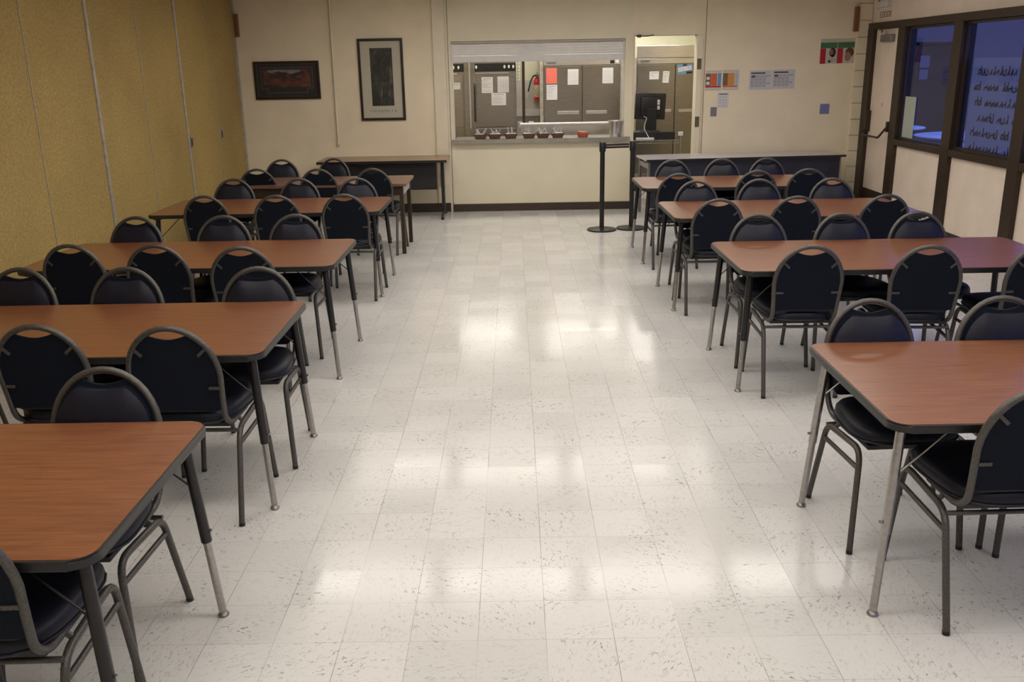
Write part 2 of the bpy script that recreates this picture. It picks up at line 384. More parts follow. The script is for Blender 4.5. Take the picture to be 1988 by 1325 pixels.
# left accordion wall: one panel after another
seams = [11.97, 10.97, 9.89, 8.86, 7.83, 6.79, 5.77, 4.75, 3.73, 2.71, 1.69, .67, -.35, -1.37, FY]
bm = B()
for a, b_ in zip(seams, seams[1:]): box(bm, LX-.08, LX, b_+.006, a-.006, .02, CZ, .004)
struct('wall_left', bm, m_acc)
bm = B(); box(bm, LX-.2, LX-.09, FY, BY, 0, CZ); struct('wall_left_backing', bm, m_wall); bpy.data.objects['wall_left_backing'].name = 'trim_9'
bm = B()
for i, s in enumerate(seams[1:-1]):
    if i % 2 == 1: box(bm, LX-.02, LX+.012, s-.024, s+.024, .02, CZ, .004)
    else: box(bm, LX-.02, LX+.003, s-.005, s+.005, .02, CZ)
box(bm, LX-.02, LX+.02, 11.93, 11.97, .0, CZ, .004)
struct('trim_10', bm, m_silver)
for k, (yy, zz) in enumerate(((9.98, 1.11), (11.04, 1.12))):
    t = thing('door_latch', ['small recessed latch beside the bright silver seam of the folding wall', 'small recessed latch on folding wall panel, the one nearest the back wall'][k], 'latch', (LX, yy, zz), group=None)
    bm = B(); box(bm, 0.0005, .008, -.035, .035, -.06, .06, .003); make('plate', bm, m_plate, t)
    bm = B(); box(bm, .008, .011, -.014, .014, -.04, .04); make('slot', bm, m_black, t)

# wall behind the camera
bm = B(); box(bm, LX-.2, RX+.2, FY-.12, FY, 0, CZ); struct('wall_front', bm, m_wall)

# right wall: posts, header, sills, glass, infill panels, door
POSTS = [11.87, 10.93, 9.55, 8.20, 6.85, 5.50, 4.15, 2.80, 1.45, .10, -1.25, FY+.1]
bm = B(); box(bm, RX, RX+.14, FY, BY+.15, 2.26, CZ); struct('wall_right', bm, m_rwall)
bm = B(); box(bm, RX, RX+.14, 11.97, BY+.15, 0, 2.26); struct('wall_right_end', bm, m_rwall); bpy.data.objects['wall_right_end'].name = 'trim_11'
bm = B()
for i, p in enumerate(POSTS): box(bm, RX-.045, RX+.10, p-.095, p+.095, 0, 2.19, .004)
box(bm, RX-.042, RX+.09, FY, 11.965, 2.181, 2.26, .004)
box(bm, RX-.042, RX+.09, FY, 10.84, .865, .935, .004)
struct('trim_12', bm, m_brownfr)
bm = B()
for a, b_ in zip(POSTS[1:], POSTS[2:]): box(bm, RX+.0, RX+.05, b_+.095, a-.095, 0, .866)
struct('trim_13', bm, m_rwall)
bm = B()
for a, b_ in zip(POSTS[1:], POSTS[2:]): box(bm, RX-.008, RX, b_+.096, a-.096, 0, .10)
struct('baseboard_right', bm, m_base)
for i, (a, b_) in enumerate(zip(POSTS[1:], POSTS[2:])):
    bm = B(); y0, y1 = b_+.096, a-.096
    for q in ((y0, y0+.03, .936, 2.179), (y1-.03, y1, .936, 2.179), (y0+.03, y1-.03, .936, .962), (y0+.03, y1-.03, 2.153, 2.179)):
        box(bm, RX+.0, RX+.05, q[0], q[1], q[2], q[3])
    w_ = struct(f'window_{i+1}', bm, m_brownfr)
    bm = B(); box(bm, RX+.024, RX+.030, y0+.03, y1-.03, .962, 2.153); make('pane', bm, m_glass, w_)
# the side door
bm = B(); box(bm, RX+.0, RX+.045, 11.03, 11.772, .01, 2.178, .002); d = struct('door_1', bm, m_rwall)
bm = B(); box(bm, RX-.004, RX-.0005, 11.035, 11.765, .012, .26); make('kick_plate', bm, m_brownfr, d)
bm = B(); box(bm, RX-.055, RX-.001, 11.20, 11.52, 2.03, 2.115, .008); cl = make('door_closer', bm, m_plate, d)
bm = B(); tube(bm, [(RX-.05, 11.50, 2.135), (RX-.10, 11.35, 2.15), (RX-.03, 11.68, 2.19)], .008, 6); make('closer_arm', bm, m_plate, cl)
bm = B()
tube(bm, fillet([(RX-.001, 11.06, 1.06), (RX-.06, 11.06, 1.05), (RX-.12, 11.13, .93), (RX-.12, 11.74, .93), (RX-.05, 11.74, 1.0)], .025), .013, 8)
box(bm, RX-.06, RX-.001, 11.04, 11.09, 1.0, 1.12, .006); box(bm, RX-.06, RX-.001, 11.71, 11.765, .96, 1.22, .008)
make('panic_bar', bm, m_brownfr, d, True)
for i, (yy, zz, w_) in enumerate(((11.40, 1.30, .012),)):
    bm = B(); box(bm, RX-.002, RX-.0005, yy-.008, yy+.008, zz-.02, zz+.02); make('red_sticker', bm, m_redp, d)

# exit sign and lettering over the door
t = thing('exit_sign', 'white exit sign box with red letters above the side door', 'sign', (RX, 11.58, 2.53))
bm = B(); box(bm, -.045, -.0005, -.17, .17, -.10, .12, .006); make('housing', bm, m_white, t)
text('lettering', 'EXIT', .17, m_redl, t, (-.0465, 0, .02), (PI/2, 0, -PI/2), xs=.8)
t = thing('door_notice', 'small pale notice with dark lettering between exit sign and door frame', 'sign', (RX, 11.55, 2.345))
bm = B(); box(bm, -.004, -.0005, -.18, .18, -.06, .06); make('card', bm, m_rwall, t)
text('lettering', 'E DOOR', .10, m_letter, t, (-.005, 0, .0), (PI/2, 0, -PI/2), xs=.9)

# brown wooden blocks in the two back corners
bm = B(); box(bm, -3.45, -3.40, BY-.06, BY-.001, 2.24, 2.51, .004); tag(make('wood_block', bm, m_brownwood), 'small brown wood block high in the left corner of the back wall', 'block')
bm = B(); box(bm, 4.27, 4.325, BY-.05, BY-.001, 2.17, 2.46, .004); tag(make('wood_block', bm, m_brownwood), 'small brown wood block high on back wall beside the exit door', 'block')

# ------------------------------------------------------------ ceiling lights
def troffer(mat_, name, label, group):
    t = thing(name, label, 'ceiling light', group=group)
    bm = B()
    for q in ((-.60, .60, -.30, -.285), (-.60, .60, .285, .30), (-.60, -.585, -.285, .285), (.585, .60, -.285, .285)): box(bm, q[0], q[1], q[2], q[3], -.004, .06)
    box(bm, -.60, .60, -.30, .30, .06, .07)
    make('housing', bm, m_white, t)
    bm = B(); box(bm, -.584, .584, -.284, .284, .018, .024); make('diffuser', bm, mat_, t)
    return t
tp = troffer(m_lamp, 'ceiling_light', 'recessed white ceiling light over the dining room, mirrored in the floor', 'dining room ceiling lights')
for i, (x, y) in enumerate(TROF):
    o = tp if i == 0 else copy_tree(tp); o.location = (x, y, CZ)
    o['label'] = f"recessed ceiling light, {['first', 'second', 'third', 'fourth'][i % 4]} from the folding wall in the {['first', 'second', 'third', 'fourth', 'fifth'][i // 4]} row from the kitchen"
kp = troffer(m_klamp, 'kitchen_light', 'recessed bright ceiling light inside the kitchen', 'kitchen ceiling lights')
for i, (x, y) in enumerate([(-.6, 15.0), (.7, 15.0), (2.0, 15.0), (-.6, 12.8), (.7, 12.8), (2.0, 12.8)]):
    o = kp if i == 0 else copy_tree(kp); o.location = (x, y, CZ)
    if i == 3: kp2 = troffer(m_klamp2, 'kitchen_light', 'x', 'kitchen ceiling lights')
    if i >= 3:
        for q_ in kids(o): bpy.data.objects.remove(q_)
        bpy.data.objects.remove(o); o = kp2 if i == 3 else copy_tree(kp2); o.location = (x, y, CZ)
    o['label'] = f"bright kitchen ceiling light, {['left', 'middle', 'right'][i % 3]} one of the {['far', 'near'][i // 3]} row"

# ------------------------------------------------------------ banquet chair
AW, AZ, AT = .183, .67, .878      # half width of the arch, its spring line, its top (tube centre)
def back_y(z): return -.205 - (z-.47)*.165
def arch_pts(n=18):
    return [(AW*math.cos(a), AZ+(AT-AZ)*math.sin(a)) for a in [PI*k/n for k in range(n+1)]]
def side_w(z): return 1 - max(0, AZ-z)*.33
def pad_grid(hw, zb, zt0, dip, dw, front, thick, bulge, rc, nx=34, nz=14):
    """back shell or pad: closed shape with an arched, dipped top edge"""
    bm = B(); fr = []; bk = []
    for i in range(nx+1):
        u = -math.cos(PI*i/nx); x = u*hw
        zt = AZ + (zt0-AZ)*math.sqrt(max(0, 1-(u*.999)**2))
        if abs(x) < dw:
            ze = AZ + (zt0-AZ)*math.sqrt(1-(dw/hw)**2); q_ = abs(x)/dw; zt = min(zt, dip + (ze-dip)*(q_*q_*(1.5-.5*q_)))
        ex = max(0, abs(x)-(hw-rc)); z0 = zb + rc - math.sqrt(max(0, rc*rc-ex*ex))
        cf, cb = [], []
        for j in range(nz+1):
            v = j/nz; z = z0+(zt-z0)*v; xx = x*side_w(z)
            e = min(1, (1-abs(u)**3)*1.0)*(1-abs(2*v-1)**4)
            yy = back_y(z)+front
            cf.append(bm.verts.new((xx, yy+thick+bulge*e, z))); cb.append(bm.verts.new((xx, yy, z)))
        fr.append(cf); bk.append(cb)
    for i in range(nx):
        for j in range(nz):
            bm.faces.new((fr[i][j], fr[i+1][j], fr[i+1][j+1], fr[i][j+1])); bm.faces.new((bk[i][j], bk[i][j+1], bk[i+1][j+1], bk[i+1][j]))
        bm.faces.new((fr[i][0], bk[i][0], bk[i+1][0], fr[i+1][0])); bm.faces.new((fr[i][nz], fr[i+1][nz], bk[i+1][nz], bk[i][nz]))
    for j in range(nz):
        bm.faces.new((fr[0][j], fr[0][j+1], bk[0][j+1], bk[0][j])); bm.faces.new((fr[nx][j], bk[nx][j], bk[nx][j+1], fr[nx][j+1]))
    return bm
def chair(label):
    t = thing('banquet_chair', label, 'chair')
    # back frame: one oval tube hoop that hooks forward under the seat
    pts = [(AW*.94, .02, .428)] 
    base = [Vector((.172, .05, .430)), Vector((.172, -.15, .430)), Vector((.171, -.205, .475)), Vector((.176, back_y(.57), .57))]
    right = fillet(base, [.05, .03]) 
    hoop = [Vector((x, back_y(z), z)) for x, z in arch_pts()]
    left = [Vector((-p.x, p.y, p.z)) for p in reversed(right)]
    bm = B(); tube(bm, right+hoop+left, .0125, 8); make('back_frame', bm, m_tube, t, True)
    make('back_shell', pad_grid(AW-.008, .513, .868, .829, .078, -.006, .010, 0, .012), m_fabric, t, True)
    make('backrest_pad', pad_grid(AW-.018, .500, .850, .817, .082, .005, .022, .020, .03), m_vinyl, t, True)
    # four screw brackets on the rear
    for x, z, a in ((-.128, .775, -.75), (.128, .775, .75), (-.152, .615, 0), (.152, .615, 0)):
        bm = B(); mx = Matrix.Translation((x, back_y(z)-.010, z)) @ Matrix.Rotation(-a if x > 0 else -a, 4, 'Y')
        box(bm, -.022, .022, -.003, .003, -.0065, .0065, .002, mx); make('bracket', bm, m_tube, t)
    # seat
    ol = []
    for k in range(36):
        a = 2*PI*k/36; c_, s_ = math.cos(a), math.sin(a); n_ = 3.4
        r_ = (abs(c_)**n_+abs(s_)**n_)**(-1/n_)
        x, y = r_*c_, r_*s_; w = .197+.018*y; ol.append((x*w, .018+y*.215))
    bm = B(); rings = []
    for s_, z in ((.965, .437), (1, .446), (1.012, .462), (1, .480), (.95, .494), (.8, .503), (.5, .508)):
        rings.append([bm.verts.new((x*s_, .018+(y-.018)*s_, z+.012*(y))) for x, y in ol])
    for A, B_ in zip(rings, rings[1:]):
        for k in range(36): bm.faces.new((A[k], A[(k+1) % 36], B_[(k+1) % 36], B_[k]))
    bm.faces.new(rings[0][::-1]); bm.faces.new(rings[-1])
    st = make('seat', bm, m_seat, t, True)
    bm = B(); lp = [Vector((x*1.012, .018+(y-.018)*1.012, .450+.012*y)) for x, y in ol]; tube(bm, lp+[lp[0]], .0045, 6); make('piping', bm, m_vinyl, st, True)
    bm = B(); box(bm, -.17, .17, -.16, .20, .418, .438, .004); make('seat_pan', bm, m_black, t)
    # legs: each side is a bent tube, cut at the rail middle into a rear and a front leg
    for s in (-1, 1):
        bm = B(); tube(bm, fillet([(s*.203, -.243, .012), (s*.196, -.125, .398), (s*.196, .045, .410)], .06), .0125, 8)
        l = make('leg', bm, m_tube, t, True)
        bm = B(); tube(bm, [(s*.2034, -.2450, .0), (s*.2029, -.2395, .015)], .0132, 8); make('foot_cap', bm, m_black, l, True)
        bm = B(); tube(bm, fillet([(s*.196, .045, .410), (s*.196, .195, .420), (s*.218, .235, .012)], .06), .0125, 8)
        l = make('leg', bm, m_tube, t, True)
        bm = B(); tube(bm, [(s*.2183, .2356, .0), (s*.2176, .2344, .015)], .0132, 8); make('foot_cap', bm, m_black, l, True)
        bm = B(); tube(bm, [(s*.197, -.145, .330), (s*.202, .206, .345)], .0095, 8); make('side_stretcher', bm, m_tube, t, True)
        bm = B(); tube(bm, [(s*.196, -.06, .400), (s*.172, -.06, .425)], .009, 6); make('frame_joint', bm, m_tube, t, True)
    bm = B(); tube(bm, [(-.196, -.135, .392), (.196, -.135, .392)], .009, 8); make('cross_bar', bm, m_tube, t, True)
    return t
CHP = chair('x')
first = [True]
def place_chair(x, y, rz, label, group):
    o = CHP if first[0] else copy_tree(CHP); first[0] = False
    o.location = (x, y, 0); o.rotation_euler = (0, 0, rz); o['label'] = label; o['group'] = group; return o

# ------------------------------------------------------------ adjustable dining table
TZ = .722; TW = 1.90; TD = .90
def dining_table(label, chrome=False):
    t = thing('dining_table', label, 'table')
    bm = B(); prism(bm, rrect(TW, TD, .062), TZ-.030, TZ-.0015)
    eds = [e for e in bm.edges if abs(e.verts[0].co.z-e.verts[1].co.z) < 1e-6]
    bmesh.ops.bevel(bm, geom=eds, offset=.006, segments=2, affect='EDGES')
    make('edge_band', bm, m_edge, t, True)
    bm = B(); prism(bm, rrect(TW-.014, TD-.014, .056), TZ-.002, TZ); make('tabletop', bm, m_wood, t)
    for sx in (-1, 1):
        for sy in (-1, 1):
            a = Vector((sx*(TW/2-.065), sy*(TD/2-.085), TZ-.031)); f = Vector((sx*(TW/2-.02), sy*(TD/2-.045), .0))
            mpt = a.lerp(f, .56); e = a.lerp(f, .975)
            if chrome:
                bm = B(); tube(bm, [a, mpt], .0165, 10); l = make('leg', bm, m_chrome, t, True)
            else:
                bm = B(); tube(bm, [a, mpt], .0185, 10); l = make('leg', bm, m_black, t, True)
            bm = B(); tube(bm, [a.lerp(f, .54), e], .0135, 10); make('leg_insert', bm, m_chrome, l, True)
            bm = B(); lathe(bm, [(.0, 0), (.017, .0), (.020, .005), (.017, .012), (.008, .018), (.007, .030), (0, .031)], f.x, f.y, 12); make('glide_foot', bm, m_plate, l, True)
            bm = B(); k = a.lerp(f, .50); lathe(bm, [(.0, 0), (.006, .001), (.007, .006), (0, .011)], 0, 0, 8)
            bmesh.ops.transform(bm, matrix=Matrix.Translation(k+Vector((sx*.018, 0, 0))) @ Matrix.Rotation(sx*PI/2, 4, 'Y'), verts=bm.verts); make('screw', bm, m_chrome, l, True)
            bm = B(); tube(bm, [a.lerp(f, .27), (sx*(TW/2-.25), sy*(TD/2-.085), TZ-.031)], .0035, 6); make('brace', bm, m_chrome if chrome else m_black, t, True)
        bm = B(); box(bm, sx*(TW/2-.10), sx*(TW/2-.04), -TD/2+.05, TD/2-.05, TZ-.045, TZ-.0301); make('end_plate', bm, m_black, t)
    return t
T1 = dining_table('x'); T2 = dining_table('x', True)
ordn = ['nearest', 'second', 'third', 'fourth', 'fifth']
TABS = [('L', 0, -1.03-TW/2, 2.375), ('L', 1, -1.05-TW/2, 3.99), ('L', 2, -1.08-TW/2, 5.71), ('L', 3, -1.10-TW/2, 7.80),
        ('R', 0, 1.195+TW/2, 3.13), ('R', 1, 1.262+TW/2, 5.37), ('R', 2, 1.20+TW/2, 7.19), ('R', 3, 1.20+TW/2, 8.92)]
used1 = False
for sd, k, x, y in TABS:
    if sd == 'R' and k == 0: o = T2
    elif not used1: o = T1; used1 = True
    else: o = copy_tree(T1)
    side = 'left' if sd == 'L' else 'right'
    o.location = (x, y, 0)
    if sd == 'R' and k == 0: o['label'] = 'walnut topped folding table with all-chrome legs, nearest table in the right row'
    else: o['label'] = f'walnut topped table with black and chrome legs, {ordn[k]} from the front in the {side} row' if k else f'walnut topped table with black and chrome legs, nearest in the left row'
    o['group'] = 'walnut dining tables in two rows'
# fifth left table: square legs, brown top, grey end
t = thing('dining_table', 'plain brown table with square dark legs, farthest table in the left row', 'table', (-1.085-TW/2, 9.54, 0))
bm = B(); box(bm, -TW/2, TW/2, -.37, .37, .694, .722, .003); make('tabletop', bm, m_wood2, t)
bm = B(); box(bm, -TW/2+.03, TW/2-.06, -.33, -.315, .60, .6935); box(bm, -TW/2+.03, TW/2-.06, .315, .33, .60, .6935); make('apron', bm, m_brownfr, t)
bm = B(); box(bm, TW/2-.055, TW/2-.04, -.33, .33, .60, .6935); box(bm, -TW/2+.03, -TW/2+.045, -.33, .33, .60, .6935); make('end_apron', bm, m_grey, t)
for sx in (-1, 1):
    for sy in (-1, 1):
        bm = B(); box(bm, sx*(TW/2-.075), sx*(TW/2-.035), sy*.30, sy*.34, 0, .6935, .003); make('leg', bm, m_brownfr, t)

# chairs (x, y of the hoop top, side, table, place along the table)
HT = .272
CH_ = {
 ('L', 0, 'f'): [(-1.41, 2.91, -.02), (-2.02, 2.92, .03)], ('L', 0, 'n'): [(-1.385, 1.86, .02)],
 ('L', 1, 'n'): [(-1.37, 3.41, -.02), (-1.93, 3.47, .0)], ('L', 1, 'f'): [(-1.30, 4.50, .03), (-2.0, 4.55, 0), (-2.57, 4.58, -.04)],
 ('L', 2, 'n'): [(-1.57, 5.06, .04), (-2.09, 5.17, .0), (-2.60, 5.22, -.03)], ('L', 2, 'f'): [(-1.51, 6.22, .0), (-2.0, 6.22, .03), (-2.63, 6.24, -.04)],
 ('L', 3, 'n'): [(-1.35, 7.22, -.02), (-1.91, 7.23, .03), (-2.48, 7.27, -.02)], ('L', 3, 'f'): [(-1.42, 8.31, .04), (-1.96, 8.34, .0), (-2.57, 8.42, .05)],
 ('L', 4, 'n'): [(-1.385, 9.11, -.08), (-1.96, 9.15, .0), (-2.61, 9.24, .06)], ('L', 4, 'f'): [(-2.05, 10.23, -.2), (-2.56, 10.2, .05)],
 ('R', 0, 'f'): [(1.485, 3.65, .05), (2.02, 3.66, -.03)], ('R', 0, 'n'): [(1.612, 2.58, .02)],
 ('R', 1, 'n'): [(1.606, 4.81, -.02), (2.235, 4.76, -.06), (2.83, 4.76, .02)], ('R', 1, 'f'): [(1.59, 5.89, .0), (2.135, 5.87, .03), (2.61, 5.87, -.04)],
 ('R', 2, 'n'): [(1.49, 6.60, .0), (2.09, 6.67, -.03), (2.74, 6.67, .0)], ('R', 2, 'f'): [(1.54, 7.68, .03), (2.07, 7.71, 0), (2.655, 7.70, -.1)],
 ('R', 3, 'n'): [(1.475, 8.22, .03), (2.23, 8.35, -.02), (2.735, 8.42, -.08)], ('R', 3, 'f'): [(1.635, 9.42, .02), (2.14, 9.45, 0), (2.60, 9.44, .0)]}
tabn = {('L', 0): 'nearest left table', ('L', 1): 'second left table', ('L', 2): 'third left table', ('L', 3): 'fourth left table', ('L', 4): 'farthest left table',
        ('R', 0): 'nearest right table', ('R', 1): 'second right table', ('R', 2): 'third right table', ('R', 3): 'farthest right table'}
for (sd, k, nf), lst in CH_.items():
    pos = ['nearest the centre aisle', 'middle of the three' if len(lst) == 3 else 'second from the aisle', 'nearest the window wall' if sd == 'R' else 'nearest the folding wall']
    if len(lst) == 1: pos = ['at its aisle end']
    for i, (x, y, a) in enumerate(lst):
        yc = y+HT if nf == 'n' else y-HT
        rz = a if nf == 'n' else PI+a
        lab = ('navy chair seen from behind at the ' if nf == 'n' else 'navy chair facing us across the ') + tabn[(sd, k)] + ', ' + pos[i]
        place_chair(x, yc, rz, lab, 'navy banquet chairs along the tables')

# ------------------------------------------------------------ tables against the back wall
t = thing('side_table', 'tan topped table with black front panel against the back wall', 'table', (-1.62, 11.60, 0))
bm = B(); box(bm, -.80, .80, -.33, .33, .715, .745, .004); make('tabletop', bm, m_tan, t)
bm = B(); box(bm, -.801, .801, -.333, -.3301, .713, .743); make('edge_band', bm, m_black, t)
bm = B(); box(bm, -.66, .66, -.20, -.185, .37, .7145); make('modesty_panel', bm, m_blackp, t)
for sx in (-1, 1):
    bm = B(); box(bm, sx*.70, sx*.74, -.05, .05, .06, .7145, .004)
    tube(bm, fillet([(sx*.72, -.27, .02), (sx*.72, -.20, .05), (sx*.72, 0, .085), (sx*.72, .20, .05), (sx*.72, .27, .02)], .04), .016, 8)
    l = make('leg', bm, m_black, t, True)
    for sy in (-1, 1):
        bm = B(); lathe(bm, [(0, 0), (.02, 0), (.02, .015), (0, .02)], sx*.72, sy*.265, 10); make('glide_foot', bm, m_black, l, True)
t = thing('long_desk', 'long grey topped desk with dark navy front panel at the back right', 'desk', (1.61, 11.13, 0), math.radians(4.6))
bm = B(); box(bm, 0, 2.49, 0, .60, .695, .72, .003); make('desktop', bm, m_grey, t)
bm = B(); box(bm, -.001, 2.491, -.006, -.0005, .69, .716); make('edge_band', bm, m_black, t)
bm = B(); box(bm, .06, 2.43, .03, .045, .12, .6945); make('modesty_panel', bm, m_navyp, t)
for x in (.03, 2.42):
    for y in (.05, .53):
        bm = B(); box(bm, x, x+.035, y, y+.035, 0, .6945, .002); make('leg', bm, m_plate, t)
    bm = B(); box(bm, x+.004, x+.03, .09, .525, .60, .66); make('end_rail', bm, m_plate, t)

# ------------------------------------------------------------ belt posts
def stanchion(x, y, label):
    t = thing('barrier_post', label, 'barrier post', (x, y, 0), group='black belt barrier posts before the hatch')
    bm = B(); lathe(bm, [(0, 0), (.165, 0), (.170, .006), (.168, .016), (.10, .026), (.04, .034), (0, .036)], 0, 0, 32); make('base', bm, m_black, t, True)
    bm = B(); lathe(bm, [(0, .03), (.027, .03), (.027, .93), (0, .93)], 0, 0, 16); make('post', bm, m_black, t, True)
    bm = B(); lathe(bm, [(0, .89), (.034, .89), (.036, .90), (.036, .99), (.032, .998), (0, 1.0)], 0, 0, 16); make('belt_head', bm, m_black, t, True)
    return t
a = stanchion(1.004, 10.39, 'black belt barrier post standing nearer the serving hatch middle')
b_ = stanchion(1.352, 10.46, 'black belt barrier post on the right, beside the table end')
bm = B(); box(bm, .036, .31, -.012, .012, .925, .975, .003); bl = make('belt', bm, m_black, a); bl.rotation_euler = (0, 0, .2)
bm = B(); box(bm, .04, .305, -.0135, -.0125, .942, .958); make('belt_stripe', bm, m_gold, bl)

# ------------------------------------------------------------ serving hatch: shutter and counter
t = thing('roller_shutter', 'pale slatted roller shutter half rolled up in the serving hatch', 'shutter', (0, BY+.05, 0))
bm = B(); z = 1.965
while z < OZ1-.03: box(bm, OX0+.01, OX1-.01, 0, .02, z, z+.030, .004); z += .0315
make('slats', bm, m_alum, t)
bm = B(); box(bm, OX0+.01, OX1-.01, -.005, .025, 1.885, 1.962, .004); make('bottom_bar', bm, m_alum, t)
bm = B(); box(bm, OX0+.0, OX1-.0, -.03, .06, OZ1-.03, OZ1, .002); make('header', bm, m_steel, t)
for x in (OX0, OX1-.02):
    bm = B(); box(bm, x, x+.02, -.02, .04, OZ0, OZ1-.03); make('guide_rail', bm, m_alum, t)
CT = .935
bm = B(); prism(bm, [(OX0-.015, BY-.10), (1.50, BY-.10), (1.50, BY-.014), (OX1-.021, BY-.014), (OX1-.021, BY+.42), (OX0+.021, BY+.42), (OX0+.021, BY-.014), (OX0-.015, BY-.014)], CT-.05, CT); tag(make('serving_counter', bm, m_ledge), 'stainless steel counter ledge running through the serving hatch', 'counter')

# paper trays with cutlery on the ledge
def tray(kind):
    t = thing('paper_tray', 'x', 'tray')
    bm = B(); o1 = rrect(.125, .075, .02, 3); o2 = rrect(.175, .115, .02, 3)
    A_ = [bm.verts.new((x, y, .001)) for x, y in o1]; Bo = [bm.verts.new((x, y, .062)) for x, y in o2]; C_ = [bm.verts.new((x*.97, y*.96, .062)) for x, y in o2]; D_ = [bm.verts.new((x*.96, y*.94, .004)) for x, y in o1]
    n = len(o1)
    for P, Q in ((A_, Bo), (Bo, C_), (C_, D_)):
        for k in range(n): bm.faces.new((P[k], P[(k+1) % n], Q[(k+1) % n], Q[k]))
    bm.faces.new(A_[::-1]); bm.faces.new(D_)
    make('tray_body', bm, m_kraft, t)
    bm = B()
    for k in range(12):
        a = random.uniform(-.5, .5); x = random.uniform(-.05, .05); y = random.uniform(-.03, .03)
        mx = Matrix.Translation((x, y, .052+.012*random.random())) @ Matrix.Rotation(random.uniform(0, 3), 4, 'Z') @ Matrix.Rotation(a*.5, 4, 'X')
        box(bm, -.028, .028, -.018, .018, -.003, .003, 0, mx)
    make('packets', bm, m_white, t)
    bm = B()
    for k in range(6):
        x = random.uniform(-.04, .05); L_ = random.uniform(.07, .13); a = random.uniform(-.5, .7)
        tube(bm, [(x, 0, .05), (x+math.sin(a)*L_, random.uniform(-.02, .02), .05+math.cos(a)*L_*.75)], .0035, 5, .006)
    make('cutlery', bm, m_plastic, t, True)
    return t
trx = [-.42, -.235, -.03, .205, .385, .575]
tl = ['leftmost on the ledge', 'second from left', 'third from left', 'fourth, just right of the gap', 'fifth from left', 'nearest the red basket']
for i, x in enumerate(trx):
    o = tray(i); o.location = (x, BY-.02, CT); o['label'] = f'brown paper tray of wrapped plastic cutlery on steel ledge, {tl[i]}'; o['group'] = 'paper trays of cutlery on the ledge'
    o.rotation_euler = (0, 0, random.uniform(-.08, .08))
t = thing('red_basket', 'small red basket of wrapped sweets near the right end of ledge', 'basket', (.90, BY-.01, CT))
bm = B(); lathe(bm, [(0, .001), (.060, .001), (.082, .055), (.084, .06), (.078, .06), (.056, .006), (0, .006)], 0, 0, 20); make('basket_body', bm, mat('salmon_plastic', (.42, .10, .055), .5, noise=.2, nscale=60), t, True)
bm = B()
for k in range(16):
    a = random.uniform(0, 6.3); r_ = random.uniform(0, .055)
    box(bm, -.012, .012, -.009, .009, -.006, .006, .002, Matrix.Translation((r_*math.cos(a), r_*math.sin(a), .058+.012*random.random())) @ Matrix.Rotation(a, 4, 'Z') @ Matrix.Rotation(a*.3, 4, 'X'))
make('sweets', bm, mat('pink_wrappers', (.60, .30, .26), .4, noise=.3, nscale=90), t)
t = thing('steel_pot', 'tall stainless steel pail at the right end of the ledge', 'pot', (1.325, BY+.05, CT))
bm = B(); lathe(bm, [(0, 0), (.068, 0), (.074, .02), (.085, .185), (.100, .188), (.102, .200), (.088, .200), (.083, .18), (.07, .01), (0, .01)], 0, 0, 28); make('pot_body', bm, m_steelb, t, True)
bm = B(); tube(bm, fillet([(.09, 0, .15), (.115, 0, .13), (.09, 0, .08)], .02), .004, 6); make('handle', bm, m_steelb, t, True)

# ------------------------------------------------------------ kitchen
KL, KR, KB = -1.9, 4.4, 16.2
bm = B(); box(bm, KL-.1, KR, KB, KB+.1, 0, CZ); struct('wall_kitchen_back', bm, m_kwall).name = 'wall_kitchen_back'
bm = B(); box(bm, KL-.1, KL, BY+.15, KB, 0, CZ); struct('wall_kitchen_left', bm, m_kwall)
bm = B(); box(bm, KR, KR+.1, BY+.15, KB, 0, CZ); struct('wall_kitchen_right', bm, m_kwall)
bm = B()
for q in ((KL, KR, BY+.15, 12.49), (KL, KR, 13.11, 14.69), (KL, KR, 15.31, KB)): box(bm, *q, CZ, CZ+.02)
for cy in (12.8, 15.0):
    for q in ((KL, -1.21), (.01, .09), (1.31, 1.39), (2.61, KR)): box(bm, q[0], q[1], cy-.31, cy+.31, CZ, CZ+.02)
struct('trim_14', bm, m_ceil)
# short partition behind the hatch carrying the extinguisher: cream over pale tile
bm = B(); box(bm, .0, .50, 14.3, 14.4, 1.62, CZ); struct('wall_kitchen_partition', bm, m_kwall)
bm = B(); box(bm, .0, .50, 14.29, 14.4, 0, 1.62); struct('trim_15', bm, m_ktile)
bm = B(); box(bm, .0, .42, 14.12, 14.289, 1.10, 1.20, .004); struct('trim_16', bm, m_alum)

def sheet(parent_name, label, x, y, z, w, h, m=None, kind='lines', group=None, cat='paper', rot=0):
    t = thing(parent_name, label, cat, (x, y, z), group=group); t.rotation_euler = (0, rot, 0)
    bm = B(); box(bm, -w/2, w/2, -.0015, 0, -h/2, h/2); make('sheet', bm, m or m_white, t)
    bm = B()
    if kind == 'lines':
        n = int(h/.016)
        for i in range(2, n-1):
            if random.random() < .8:
                L_ = random.uniform(.4, .85)*w*.9; zz = h/2-.016*(i+.5); box(bm, -w*.42, -w*.42+L_, -.0022, -.0016, zz-.002, zz+.002)
        box(bm, -w*.35, w*.35, -.0022, -.0016, h/2-.026, h/2-.016)
    elif kind == 'grid':
        for i in range(9): box(bm, -w*.42, w*.42, -.0022, -.0016, -h*.42+i*h*.09, -h*.42+i*h*.09+.0022)
        for i in range(5): box(bm, -w*.42+i*w*.21, -w*.42+i*w*.21+.002, -.0022, -.0016, -h*.42, h*.3)
    if len(bm.verts): make('print', bm, m_inkl, t)
    else: bm.free()
    return t

